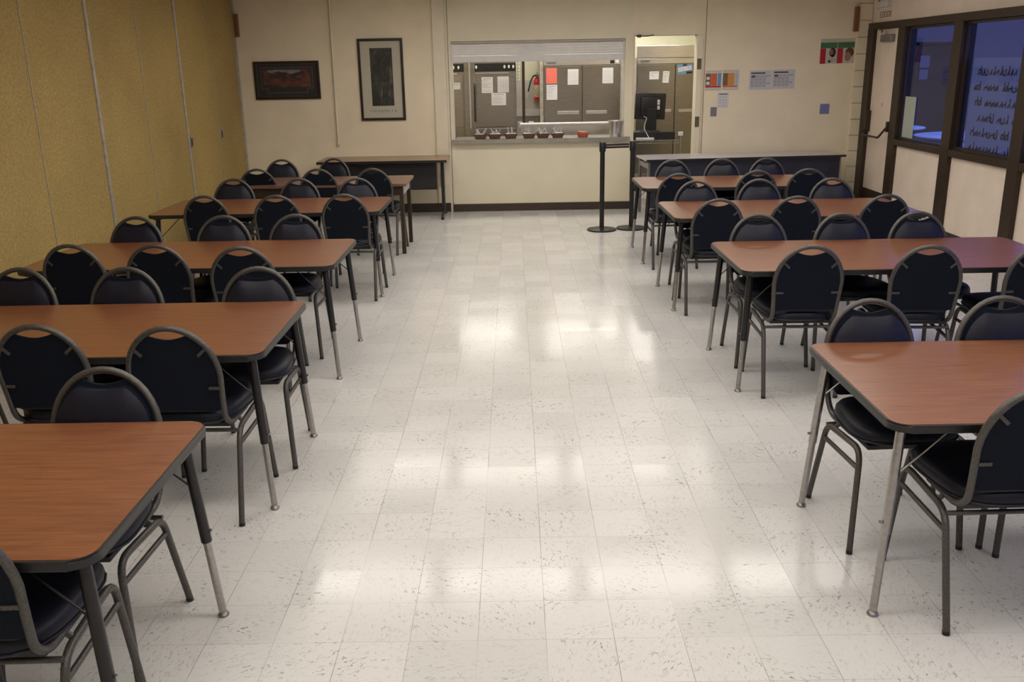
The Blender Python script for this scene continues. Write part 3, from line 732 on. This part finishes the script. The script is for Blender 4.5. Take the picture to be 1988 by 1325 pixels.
# two hot cabinets behind the hatch
OY = 13.0
def hot_cabinet(x0, x1, label, knobs):
    t = thing('oven', label, 'oven', ((x0+x1)/2, OY, 0)); h = (x1-x0)/2
    bm = B(); box(bm, -h, h, .03, .75, .10, 1.93, .006); make('body', bm, m_steel, t)
    bm = B(); box(bm, -h+.005, h-.005, .005, .0295, 1.765, 1.872, .002); p = make('control_panel', bm, m_black, t)
    for kx in knobs:
        bm = B(); lathe(bm, [(0, 0), (.014, 0), (.012, .02), (0, .022)], 0, 0, 12)
        bmesh.ops.transform(bm, matrix=Matrix.Translation((kx, .005, 1.822)) @ Matrix.Rotation(PI/2, 4, 'X') @ Matrix.Scale(1.7, 4, (0, 1, 0)), verts=bm.verts); make('knob', bm, m_white, p, True)
    bm = B(); box(bm, -h+.02, h-.02, 0, .0295, 1.02, 1.725, .004); dd = make('door', bm, m_steel, t)
    bm = B(); box(bm, -h+.02, h-.02, 0, .0295, .15, 1.00, .004); make('door', bm, m_steel, t)
    bm = B(); box(bm, -h+.015, h-.10, -.006, .0295, 1.735, 1.752); make('trim_strip', bm, m_steelb, t)
    for sx in (-1, 1):
        for yy in (.08, .68):
            bm = B(); lathe(bm, [(0, 0), (.02, 0), (.018, .10), (0, .10)], sx*(h-.06), yy, 10); make('leg', bm, m_black, t, True)
    return t, dd
o1, _ = hot_cabinet(-1.05, -.66, 'stainless steel oven with black control panel behind the left end of hatch', (.05, .12))
o2, dd = hot_cabinet(-.52, .055, 'stainless steel oven with three papers taped on its door behind the hatch', (-.26, .13, .19, .25))
bm = B(); tube(bm, fillet([(-.29, -.001, 1.60), (-.29, -.045, 1.58), (-.29, -.045, 1.12), (-.29, -.001, 1.10)], .02), .010, 8); make('handle', bm, m_black, dd, True)
t = thing('upright_rail', 'bright vertical steel rail standing between the two ovens', 'rail', (-.595, OY+.0, 0))
bm = B(); box(bm, -.062, .073, .02, .06, 0, 1.93); make('post', bm, m_steel, t)
bm = B(); box(bm, .0, .022, -.02, .02, 1.0, 1.93, .004); make('bright_edge', bm, m_steelb, t)
YP = OY-.0022
sheet('notice', 'small white label on the door of the leftmost oven', -.775, YP, 1.58, .115, .088, kind='lines', cat='paper')
t = sheet('metal_tag', 'small blank metal tag above the white label on the leftmost oven', -.775, YP, 1.68, .09, .028, m_plate, 'none', cat='tag')
t = sheet('red_notice', 'red card at the far left of the hatch on the oven door', -.90, YP, 1.42, .09, .165, m_redp, 'none', cat='paper')
PG = 'papers taped on kitchen doors'
sheet('notice', 'white printed sheet at the upper left of the middle oven door', -.345, YP, 1.585, .155, .21, kind='lines', group=PG)
sheet('notice', 'white printed table sheet at the upper right of the middle oven door', -.125, YP, 1.59, .155, .21, kind='grid', group=PG)
sheet('notice', 'wide white sheet below the other two on the middle oven door', -.19, YP, 1.395, .20, .165, kind='lines', group=PG)

# two big refrigerators
FYY = 13.6
def fridge(x0, x1, ztop, label, div, badge=True):
    t = thing('refrigerator', label, 'refrigerator', (0, FYY, 0))
    bm = B(); box(bm, x0-.055, x1+.055, .04, .85, .10, ztop, .004); make('body', bm, m_steel, t)
    bm = B(); box(bm, x0-.055, x0-.005, .02, .0395, .10, ztop); box(bm, x1+.005, x1+.055, .02, .0395, .10, ztop); make('side_trim', bm, m_silver, t)
    bm = B(); box(bm, x0, x1, .0, .0395, 1.825, 1.895, .003); hd = make('header_panel', bm, m_steelb, t)
    if badge:
        bm = B(); prism(bm, [(x0+.03, 1.875), (x0+.19, 1.875), (x0+.17, 1.845), (x0+.05, 1.845)], -.004, -.0005, 'Y'); bg = make('badge', bm, m_plate, hd)
        text('lettering', 'VICTORY', .026, m_black, bg, (x0+.11, -.0048, 1.860), (PI/2, 0, 0))
    for a_, b2 in ((x0, div-.006), (div+.006, x1)):
        bm = B(); box(bm, a_, b2, 0, .0395, .95 if False else .20, 1.815, .004); dr = make('door', bm, m_steel, t)
        hx0, hx1 = (div-.36, div-.01) if a_ == x0 else (div+.01, div+.36)
        hx0 = max(hx0, a_+.05); hx1 = min(hx1, b2-.04)
        bm = B(); box(bm, hx0, hx1, -.03, -.0005, 1.145, 1.19, .006); make('handle', bm, m_steelb, dr)
    for sx in (x0+.03, x1-.03):
        for yy in (.10, .78):
            bm = B(); lathe(bm, [(0, 0), (.025, 0), (.02, .10), (0, .10)], sx, yy, 10); make('leg', bm, m_black, t, True)
    return t
f1 = fridge(.455, 1.555, 1.955, 'two-door stainless refrigerator behind the serving hatch', 1.01)
bm = B(); box(bm, 1.41, 1.47, -.004, -.0005, 1.84, 1.885); make('thermometer', bm, m_black, f1)
bm = B(); box(bm, 1.485, 1.535, -.004, -.0005, 1.85, 1.89); make('sticker', bm, m_white, f1)
f2 = fridge(1.80, 2.67, 1.90, 'stainless refrigerator seen through the kitchen doorway with stickers', 2.35)
bm = B(); box(bm, 1.79, 2.68, -.0, .60, 1.905, 2.075, .006); make('top_hood', bm, m_steelb, f2)
YF = FYY-.0022
sheet('notice', 'coral red sheet at top left of the hatch refrigerator', .568, YF, 1.685, .155, .215, m_red, 'none', PG)
sheet('notice', 'white typed sheet below the coral one on the refrigerator', .572, YF, 1.455, .155, .21, kind='lines', group=PG)
sheet('notice', 'white sheet left of the middle seam on the hatch refrigerator', .878, YF, 1.665, .155, .215, kind='grid', group=PG)
sheet('notice', 'white sheet near the right edge of the hatch refrigerator', 1.378, YF, 1.675, .155, .215, kind='grid', group=PG)
sheet('notice', 'small square white notice on the doorway refrigerator', 2.045, YF, 1.665, .135, .11, kind='lines', group=PG)
t = sheet('notice', 'narrow white tag hung on the doorway refrigerator', 2.215, YF, 1.64, .09, .16, kind='lines', group=PG, rot=.06)
t = sheet('milk_sticker', 'blue and white milk sticker at the top of the doorway refrigerator', 2.485, YF, 1.745, .215, .135, m_blue, 'none', cat='sticker', rot=-.05)
bm = B(); box(bm, -.10, .10, -.003, -.0016, -.022, .03, 0, Matrix.Rotation(-.12, 4, 'Y')); make('band', bm, m_white, t)
text('lettering', 'GRAB A MILK', .034, m_redp, t, (0, -.0036, .004), (PI/2, -.12, 0))
bm = B(); box(bm, .02, .105, -.0025, -.0016, -.066, -.035); box(bm, -.03, .03, -.0025, -.0016, .045, .066); make('dark_print', bm, m_hair, t)

# work table with raised back edge, pole stand, extinguisher, grid rack
t = thing('work_table', 'stainless kitchen work table with bright raised edge behind the ledge', 'table', (.82, 12.85, 0))
bm = B(); box(bm, -.72, .62, .0, .62, .90, .93, .004); make('worktop', bm, m_steelb, t)
bm = B(); box(bm, -.72, .62, -.02, -.0005, .80, 1.045, .003); make('splash_panel', bm, m_steelb, t)
bm = B(); tube(bm, [(-.72, -.01, 1.055), (.62, -.01, 1.055)], .022, 12); make('rolled_edge', bm, m_alum, t, True)
for sx in (-.68, .58):
    for yy in (.04, .58):
        bm = B(); lathe(bm, [(0, 0), (.02, 0), (.02, .90), (0, .90)], sx, yy, 10); make('leg', bm, m_steelb, t, True)
t = thing('slicer_stand', 'black pole stand with two white canisters on kitchen work table', 'stand', (.19, 13.08, .93))
bm = B(); box(bm, -.09, .13, -.06, .06, .0, .06, .006); make('stand_base', bm, m_black, t)
bm = B(); box(bm, -.08, .12, -.055, .055, .0605, .075, .003); make('tray', bm, m_white, t)
bm = B(); box(bm, -.055, -.015, -.015, .015, .0755, .98); make('pole', bm, m_brownfr, t)
for x in (-.078, .065):
    bm = B(); lathe(bm, [(0, .0755), (.022, .0755), (.022, .13), (.035, .135), (.035, .15), (0, .15)], x if x > 0 else x-.01, -.0, 14); make('canister', bm, m_white, t, True)
t = thing('wire_rack', 'small wire grid rack hanging beside the black pole', 'rack', (.095, 13.35, 1.62))
bm = B()
for i in range(6): tube(bm, [(-.06, 0, i*.045), (.03, 0, i*.045)], .004, 5)
for x in (-.06, -.015, .03): tube(bm, [(x, 0, -.0), (x, 0, .42)], .004, 5)
tube(bm, [(-.015, 0, .42), (-.015, 0, CZ-1.62)], .004, 5)
make('grid', bm, m_plate, t)
t = thing('fire_extinguisher', 'red fire extinguisher with black hose hanging on the kitchen wall', 'fire extinguisher', (.375, 14.205, 1.325))
bm = B(); lathe(bm, [(0, 0), (.05, .0), (.052, .03), (.052, .26), (.045, .30), (.02, .335), (0, .34)], 0, 0, 20); make('cylinder', bm, m_redp, t, True)
bm = B(); lathe(bm, [(.0530, .05), (.0535, .051), (.0535, .225), (.0530, .226)], 0, 0, 20); make('label_wrap', bm, mat('cream_label', (.55, .45, .33), .6, noise=.35, nscale=30), t, True)
bm = B(); lathe(bm, [(0, .335), (.018, .335), (.018, .37), (0, .375)], 0, 0, 10); box(bm, -.012, .012, -.09, .03, .375, .388, .002); box(bm, -.010, .010, -.08, .02, .40, .41, .002, Matrix.Rotation(.1, 4, 'X')); make('valve', bm, m_plate, t, True)
bm = B(); tube(bm, fillet([(-.0, 0, .36), (-.05, -.01, .365), (-.10, -.02, .28), (-.135, -.02, .13)], .05), .011, 8); h_ = make('hose', bm, m_black, t, True)
bm = B(); tube(bm, [(-.135, -.02, .13), (-.155, -.02, .04)], .008, 8, .011); make('nozzle', bm, m_white, h_, True)
bm = B(); box(bm, -.03, .03, .053, .0845, .10, .28); make('wall_bracket', bm, m_plate, t)
bm = B(); tube(bm, fillet([(1.555, BY-.01, 2.165), (1.70, BY-.02, 2.158), (1.78, BY-.012, 2.172)], .05), .007, 6); box(bm, 1.575, 1.625, BY-.025, BY-.001, 2.145, 2.178, .003)
tag(make('loose_cable', bm, m_black, None, True), 'short black cable with plug stuck at the top of the kitchen doorway', 'cable')
bm = B(); box(bm, .0, .02, .0, .02, 0, .68); bm.free()

# monitor on a wire cart in the doorway
CX0, CX1, CY0, CZT = 1.60, 2.24, 12.42, .84
t = thing('wire_cart', 'chrome wire shelf cart standing in the kitchen doorway', 'cart', (CX0, CY0, 0))
wC = CX1-CX0
for zz, nm in ((CZT, 'shelf'), (.35, 'shelf')):
    bm = B()
    for yy in (0, .45):
        tube(bm, [(0, yy, zz), (wC, yy, zz)], .005, 6); tube(bm, [(0, yy, zz-.035), (wC, yy, zz-.035)], .005, 6)
        n = 8
        for k in range(n):
            a_ = wC*k/n; b2 = wC*(k+.8)/n; tube(bm, [(a_, yy, zz-.035), (b2, yy, zz)], .003, 5)
    for k in range(22): tube(bm, [(wC*k/21, 0, zz), (wC*k/21, .45, zz)], .0025, 5)
    make(nm, bm, m_chrome, t, True)
for x in (0, wC):
    for y in (0, .45):
        bm = B(); tube(bm, [(x, y, .06), (x, y, .93)], .0125, 10); l = make('post', bm, m_chrome, t, True)
        bm = B(); lathe(bm, [(0, -.012), (.03, -.012), (.03, .012), (0, .012)], 0, 0, 14); bmesh.ops.transform(bm, matrix=Matrix.Translation((x, y, .03)) @ Matrix.Rotation(PI/2, 4, 'Y'), verts=bm.verts); make('caster', bm, m_black, l, True)
bm = B(); box(bm, wC-.03, wC+.03, -.012, .03, .90, .95, .006, Matrix.Rotation(.25, 4, 'Y') if False else None)
tag(make('paper_wad', bm, m_white), 'small white box clipped on the right cart post', 'box').location = (CX0, CY0-.03, 0)
bm = B(); box(bm, .02, wC-.06, .06, .42, CZT+.003, CZT+.105, .005); o = tag(make('computer_case', bm, m_black), 'flat black computer case lying on the wire cart', 'computer'); o.location = (CX0, CY0, .003)
bm = B(); box(bm, .02, .26, -.015, .05, 0, .03, .004); o = tag(make('folded_cloth', bm, m_white), 'folded white papers on the wire cart before the computer case', 'paper'); o.location = (CX0+.03, CY0+.005, CZT+.006)
t = thing('monitor', 'black computer monitor seen from behind on the cart', 'monitor', (1.86, CY0+.22, CZT+.109), .12)
bm = B(); box(bm, -.22, .20, .0, .035, .155, .50, .01, Matrix.Rotation(.04, 4, 'Y')); box(bm, -.15, .13, -.025, .0, .20, .45, .02, Matrix.Rotation(.04, 4, 'Y')); make('housing', bm, m_black, t, True)
bm = B(); box(bm, -.06, .08, -.045, -.0, .01, .30, .01); make('stand_neck', bm, m_blackp, t)
bm = B(); lathe(bm, [(0, 0), (.14, 0), (.135, .012), (0, .018)], 0, -.02, 24); make('stand_foot', bm, m_blackp, t, True)
for z_, h_ in ((.40, .022), (.365, .018), (.315, .030)):
    bm = B(); box(bm, .09, .125, -.0275, -.0255, z_-h_, z_+h_*.6); make('sticker', bm, m_white, t)
bm = B(); tube(bm, fillet([(-.10, -.05, .20), (-.06, -.07, .18), (-.11, -.09, .05), (-.06, -.24, -.09)], .05), .004, 6); make('cable', bm, m_white, t, True)

# ------------------------------------------------------------ pictures, charts and plates on the back wall
YW = BY-.0005
t = thing('framed_picture', 'wide dark framed picture of red canyon rocks on back wall', 'picture', (-2.855, YW, 1.708))
bm = B()
w, h, f_ = .415, .233, .03
for q in ((-w, w, h-f_, h), (-w, w, -h, -h+f_), (-w, -w+f_, -h+f_, h-f_), (w-f_, w, -h+f_, h-f_)): box(bm, q[0], q[1], -.026, 0, q[2], q[3], .004)
make('frame', bm, mat('dark_mahogany', (.022, .010, .007), .35, noise=.3, nscale=20), t)
bm = B(); box(bm, -w+f_, w-f_, -.010, -.001, -h+f_, h-f_); make('mat_board', bm, mat('dark_mat', (.030, .026, .022), .8, noise=.1, nscale=30), t)
bm = B()
ol = [(-.325, .155), (.325, .155), (.325, -.100), (.25, -.100), (.25, -.150), (-.25, -.150), (-.25, -.100), (-.325, -.100)]
for (a0, b0), (a1, b1) in zip(ol, ol[1:]+ol[:1]): box(bm, min(a0, a1)-.003, max(a0, a1)+.003, -.0125, -.0105, min(b0, b1)-.003, max(b0, b1)+.003)
for q in ((-w+f_+.004, w-f_-.004, h-f_-.006, h-f_-.002), (-w+f_+.004, -w+f_+.008, -h+f_, h-f_), (-w+f_, w-f_, -h+f_+.002, -h+f_+.005)): box(bm, q[0], q[1], -.0125, -.0105, q[2], q[3])
make('fillet_line', bm, mat('pewter_line', (.13, .115, .095), .5, noise=.1, nscale=30), t)
bm = B(); box(bm, -.30, .30, -.0118, -.0102, -.085, .140); ar = make('canyon_print', bm, m_canyon, t)
bm = B(); pts = [(-.24, .128), (-.24, .100), (-.18, .09), (-.10, .112), (-.06, .100), (.0, .095), (.05, .075), (.10, .085), (.17, .105), (.18, .128)]; prism(bm, pts, -.0125, -.0119, 'Y'); make('sky_area', bm, mat('print_sky', (.20, .19, .20), .6, noise=.3, nscale=12), ar)
bm = B(); pts = [(-.02, -.07), (.05, -.045), (.12, -.03), (.18, .01), (.21, .07), (.235, .13), (.265, .128), (.255, .05), (.23, -.02), (.16, -.06), (.06, -.075)]; prism(bm, pts, -.0125, -.0119, 'Y'); make('rock_arch', bm, art_mat('red_rock_print', [(.05, .018, .014), (.14, .035, .022), (.20, .055, .035)], 14, (1, 1, 2)), ar)

t = thing('framed_poster', 'tall dark framed poster of a dark forest with wide cream margin', 'picture', (-1.655, YW, 1.693))
w, h, f_ = .285, .50, .032
bm = B()
for q in ((-w, w, h-f_, h), (-w, w, -h, -h+f_), (-w, -w+f_, -h+f_, h-f_), (w-f_, w, -h+f_, h-f_)): box(bm, q[0], q[1], -.026, 0, q[2], q[3], .004)
make('frame', bm, mat('black_brown_frame', (.018, .009, .005), .35, noise=.3, nscale=20), t)
bm = B(); box(bm, -w+f_, w-f_, -.010, -.001, -h+f_, h-f_); make('mat_board', bm, mat('cream_mat', (.50, .46, .36), .8, noise=.03, nscale=30), t)
bm = B(); box(bm, -.135, .145, -.0118, -.0102, -.32, .385); make('forest_print', bm, m_forest, t)
text('lettering', 'Y O S E M I T E', .036, m_ink, t, (.0, -.0112, -.385), (PI/2, 0, 0), xs=1.5)
bm = B(); box(bm, -.10, .10, -.0118, -.0102, -.414, -.409); make('caption_line', bm, m_inkl, t)

def chart(x, z, w, h, label, name='food_chart', rot=0):
    t = thing(name, label, 'chart', (x, YW, z)); t.rotation_euler = (0, rot, 0)
    bm = B(); box(bm, -w/2, w/2, -.0015, 0, -h/2, h/2); make('sheet', bm, mat('chart_paper', (.60, .55, .47), .7, noise=.03, nscale=20), t); return t
def rects(t, m, rs, name='print'):
    bm = B()
    for x0, x1, z0, z1 in rs: box(bm, x0, x1, -.0024, -.0016, z0, z1)
    return make(name, bm, m, t)
t = chart(2.555, 1.61, .205, .245, 'chart with brown, orange and blue bands nearest the doorway')
rects(t, m_olive, [(-.10, -.035, -.065, .085)], 'brown_band'); rects(t, m_orange, [(-.033, .045, -.065, .085)], 'orange_band'); rects(t, m_blue, [(.055, .098, -.065, .090)], 'blue_band')
rects(t, m_prd, [(-.10, .098, -.085, -.067)], 'red_strip'); rects(t, m_inkl, [(-.10, .10, .112, .116), (-.10, .10, -.118, -.115)], 'rule_line')
bm = B(); box(bm, -.09, -.048, -.0032, -.0025, .01, .045); box(bm, -.09, -.048, -.0032, -.0025, -.05, -.015); make('photo_square', bm, m_white, t)
t = chart(2.775, 1.612, .205, .245, 'chart with olive, amber and pale blue bands, right of its orange twin')
rects(t, m_olive, [(-.10, -.037, -.065, .085)], 'olive_band'); rects(t, m_amber, [(-.035, .045, -.065, .085)], 'amber_band'); rects(t, m_lblue, [(.058, .092, -.06, .085)], 'blue_band')
rects(t, m_orange, [(-.10, .088, -.085, -.067)], 'red_strip'); rects(t, m_inkl, [(-.10, .10, .112, .116), (-.10, .10, -.118, -.115)], 'rule_line')
t = sheet('notice', 'small white sheet with tiny figures above the steel switch plate', 2.69, YW, 1.365, .14, .185, m=mat('wall_paper', (.62, .60, .60), .7, noise=.02, nscale=20), kind='none')
rects(t, m_ink, [(-.055, .055, .070, .082)], 'heading'); rects(t, m_inkl, [(x-.008, x+.008, z-.006, z+.006) for x in (-.035, .0, .035) for z in (.04, -.0, -.03)]+[(-.008, .008, -.058, -.048), (-.055, .055, -.076, -.071)], 'print')
for k, x in enumerate((3.155, 3.445)):
    t = sheet('wall_calendar', ['white calendar sheet on the back wall, left of a matching pair', 'white calendar sheet on the back wall, right of a matching pair'][k], x, YW, 1.605+.006*k, .285, .235, m=mat('calendar_paper', (.56, .54, .54), .7, noise=.02, nscale=20), kind='none', cat='calendar', group='pair of calendars on the back wall')
    rects(t, m_ink, [(-.125, .055, .075, .095)], 'heading'); rects(t, m_ink, [(-.12, -.068, .030, .058)], 'dark_cell')
    rects(t, mat('calendar_grid', (.40, .38, .41), .8, noise=.15, nscale=60), [(-.125+.05*i, -.125+.05*i+.043, -.085+.0385*j, -.085+.0385*j+.033) for i in range(4) for j in range(3 + (0)) ]+[(-.06+.05*i, -.06+.05*i+.043, .030, .058) for i in range(3)], 'day_cells')
    rects(t, m_ink, [(.075, .115, -.045, -.038), (.08, .12, .048, .054)], 'note_line')
# pair of posters joined
t = thing('food_poster', 'green and red poster with two printed portraits high beside the exit door', 'poster', (4.10, YW, 1.94)); t.rotation_euler = (0, -.012, 0)
bm = B(); box(bm, -.215, .215, -.0015, 0, -.15, .15); make('sheet', bm, mat('poster_paper', (.50, .47, .40), .7, noise=.04, nscale=20), t)
rects(t, m_green, [(-.213, -.004, .035, .105), (.004, .213, .035, .105)], 'green_band'); rects(t, m_prd, [(-.215, -.145, -.148, .033)], 'red_band'); rects(t, m_prd, [(.0, .07, -.148, .033)], 'red_band')
def ell(cx, cz, rx, rz, y0, y1): 
    bm = B(); prism(bm, [(cx+rx*math.cos(2*PI*k/20), cz+rz*math.sin(2*PI*k/20)) for k in range(20)], y0, y1, 'Y'); return bm
make('portrait_hair', ell(-.06, -.015, .042, .055, -.0026, -.0016), m_hair, t); make('portrait_face', ell(-.074, -.01, .022, .036, -.0034, -.0027), m_skin, t)
make('portrait_shirt', ell(-.06, -.095, .055, .045, -.0026, -.0016), m_shirt, t); make('portrait_cup', ell(-.095, -.122, .018, .016, -.0036, -.0027), m_hair, t)
make('portrait_hair', ell(.155, -.02, .052, .058, -.0026, -.0016), mat('auburn_print', (.12, .045, .028), .6, noise=.4, nscale=40), t); make('portrait_face', ell(.135, -.07, .038, .055, -.0034, -.0027), mat('light_skin_print', (.36, .17, .10), .6, noise=.3, nscale=40), t)
for nm, lab, x, z, w, h, m_ in (('switch_plate', 'grey steel switch plate by the small white notice', 2.575, 1.225, .08, .115, m_plate), ('wall_plate', 'square steel wall plate with painted blue reflection on the right of the back wall', 3.995, 1.235, .12, .125, m_bluerefl)):
    t = thing(nm, lab, 'wall plate', (x, YW, z)); bm = B(); box(bm, -w/2, w/2, -.006, 0, -h/2, h/2, .002); make('plate', bm, m_, t)
    bm = B(); box(bm, -.010, .010, -.011, -.0061, -.018, .018, .002); make('toggle', bm, m_, t)
# outlets under the side table
t = thing('outlet_box', 'cream outlet plate low on the back wall beneath the tan table', 'outlet', (-1.10, YW, .33)); bm = B(); box(bm, -.035, .035, -.006, 0, -.055, .055, .002); make('plate', bm, m_trimc, t)
bm = B(); box(bm, -.012, .012, -.0075, -.0061, .01, .04); box(bm, -.012, .012, -.0075, -.0061, -.04, -.01); make('socket', bm, m_white, t)
t = thing('outlet_box', 'cream outlet box on the pilaster beside the tan table end', 'outlet', (-.915, YW-.035, .44)); bm = B(); box(bm, -.035, .035, -.03, 0, -.10, .10, .004); make('plate', bm, m_trimc, t)
bm = B(); box(bm, -.012, .012, -.0325, -.0301, .02, .05); box(bm, -.012, .012, -.0325, -.0301, -.05, -.02); make('socket', bm, m_plate, t)

# ------------------------------------------------------------ window papers
t = thing('window_notice', 'narrow pale paper strip taped inside the window next to the door', 'paper', (RX-.0005, 10.63, 1.185))
bm = B(); box(bm, -.002+.002, .0015, -.145, .145, -.22, .235); make('sheet', bm, mat('pale_paper', (.46, .50, .42), .7, noise=.05, nscale=20), t); t.location.x = RX+.015
t = thing('paper_banner', 'large hand-lettered paper banner hung outside the second window', 'banner', (RX+.075, 8.86, 1.39))
bm = B(); box(bm, 0, .002, -.56, .53, -.43, .44); make('sheet', bm, m_banner, t)
def stroke_letters():
    bm = B(); rnd = random.Random(3); zrow = .34
    m_w = .017
    def st(y0, z0, y1, z1): 
        dy, dz = y1-y0, z1-z0; L_ = math.hypot(dy, dz) or .01; ny, nz = -dz/L_*m_w/2, dy/L_*m_w/2
        prism(bm, [(y0+ny, z0+nz), (y1+ny, z1+nz), (y1-ny, z1-nz), (y0-ny, z0-nz)], -.0015, -.0004, 'X')
    # capital I at the reader's right of the first row, seen from behind
    st(-.45, .38, -.35, .38); st(-.40, .38, -.40, .24); st(-.45, .24, -.35, .24)
    for row in range(6):
        y = -.29 if row == 0 else -.48+rnd.uniform(0, .05); zc = .31-.145*row
        while y < .42:
            if rnd.random() < .18: y += .06; continue
            w = rnd.uniform(.035, .055); h = .055 if rnd.random() < .7 else .085
            k = rnd.choice((0, 1, 2, 3))
            st(y, zc-.03, y, zc-.03+h)
            if k in (0, 2): st(y, zc-.03+h*.6, y+w, zc-.03+h*.5); st(y+w, zc-.03+h*.5, y+w, zc-.03)
            if k in (1,): st(y, zc-.03, y+w, zc-.03); st(y+w, zc-.03, y+w, zc+.02)
            if k in (2, 3): st(y, zc+.01, y+w*.8, zc-.03)
            y += w+.022
    return bm
make('handwriting', stroke_letters(), mat('marker_ink', (.03, .03, .06), .8, noise=.2, nscale=60), t)

# ------------------------------------------------------------ courtyard outside the windows
bm = B(); box(bm, RX+.14, 30, -12, 34, -.15, -.03); struct('patio', bm, m_patio).name = 'trim_17'
bm = B(); box(bm, RX+.0, 16, 20, 20.2, -.1, 3.0); struct('courtyard_wall', bm, m_stucco).name = 'wall_courtyard'
bm = B(); box(bm, RX+.02, RX+.14, BY+.16, 20, -.1, 3.0); struct('wall_outer_side', bm, m_stucco)
t = thing('outer_door', 'dark door in the courtyard wall seen through the window', 'door', (8.88, 20, 0))
bm = B(); box(bm, -.36, .36, -.06, -.001, 0, 2.09, .01); make('leaves', bm, m_darkdoor, t)
bm = B(); box(bm, -.41, -.36, -.09, -.001, 0, 2.15); box(bm, .36, .41, -.09, -.001, 0, 2.15); box(bm, -.41, .41, -.09, -.001, 2.09, 2.15); make('frame', bm, m_brownfr, t)
for x, z, w, h in ((-.20, 1.76, .10, .12), (-.20, 1.50, .09, .10)):
    bm = B(); box(bm, x-w, x+w, -.066, -.061, z-h, z+h); make('posted_notice', bm, mat('dim_paper', (.20, .20, .22), .8, noise=.1, nscale=20), t)
def round_table(x, y, r, label):
    t = thing('round_table', label, 'table', (x, y, -.03), group='round tables in the courtyard')
    bm = B(); lathe(bm, [(0, .73), (r-.02, .73), (r, .74), (r, .755), (r-.01, .76), (0, .76)], 0, 0, 40); make('tabletop', bm, m_whitetop, t, True)
    bm = B(); lathe(bm, [(0, 0), (.30, 0), (.28, .03), (.05, .06), (.045, .70), (.20, .7295), (0, .7295)], 0, 0, 20); make('pedestal', bm, m_brownfr, t, True)
round_table(6.34, 15.75, .60, 'farther round table in the courtyard reflecting the blue sky')
round_table(6.76, 13.75, .76, 'nearer round table in the courtyard reflecting the blue sky')

t = thing('side_stand', 'small square white topped stand in front of the nearer courtyard table', 'table', (6.05, 12.62, -.03))
bm = B(); box(bm, -.22, .22, -.2, .2, .70, .73, .004); make('tabletop', bm, m_whitetop, t)
for sx in (-.18, .18):
    for sy in (-.16, .16):
        bm = B(); box(bm, sx-.02, sx+.02, sy-.02, sy+.02, 0, .6995); make('leg', bm, m_brownfr, t)
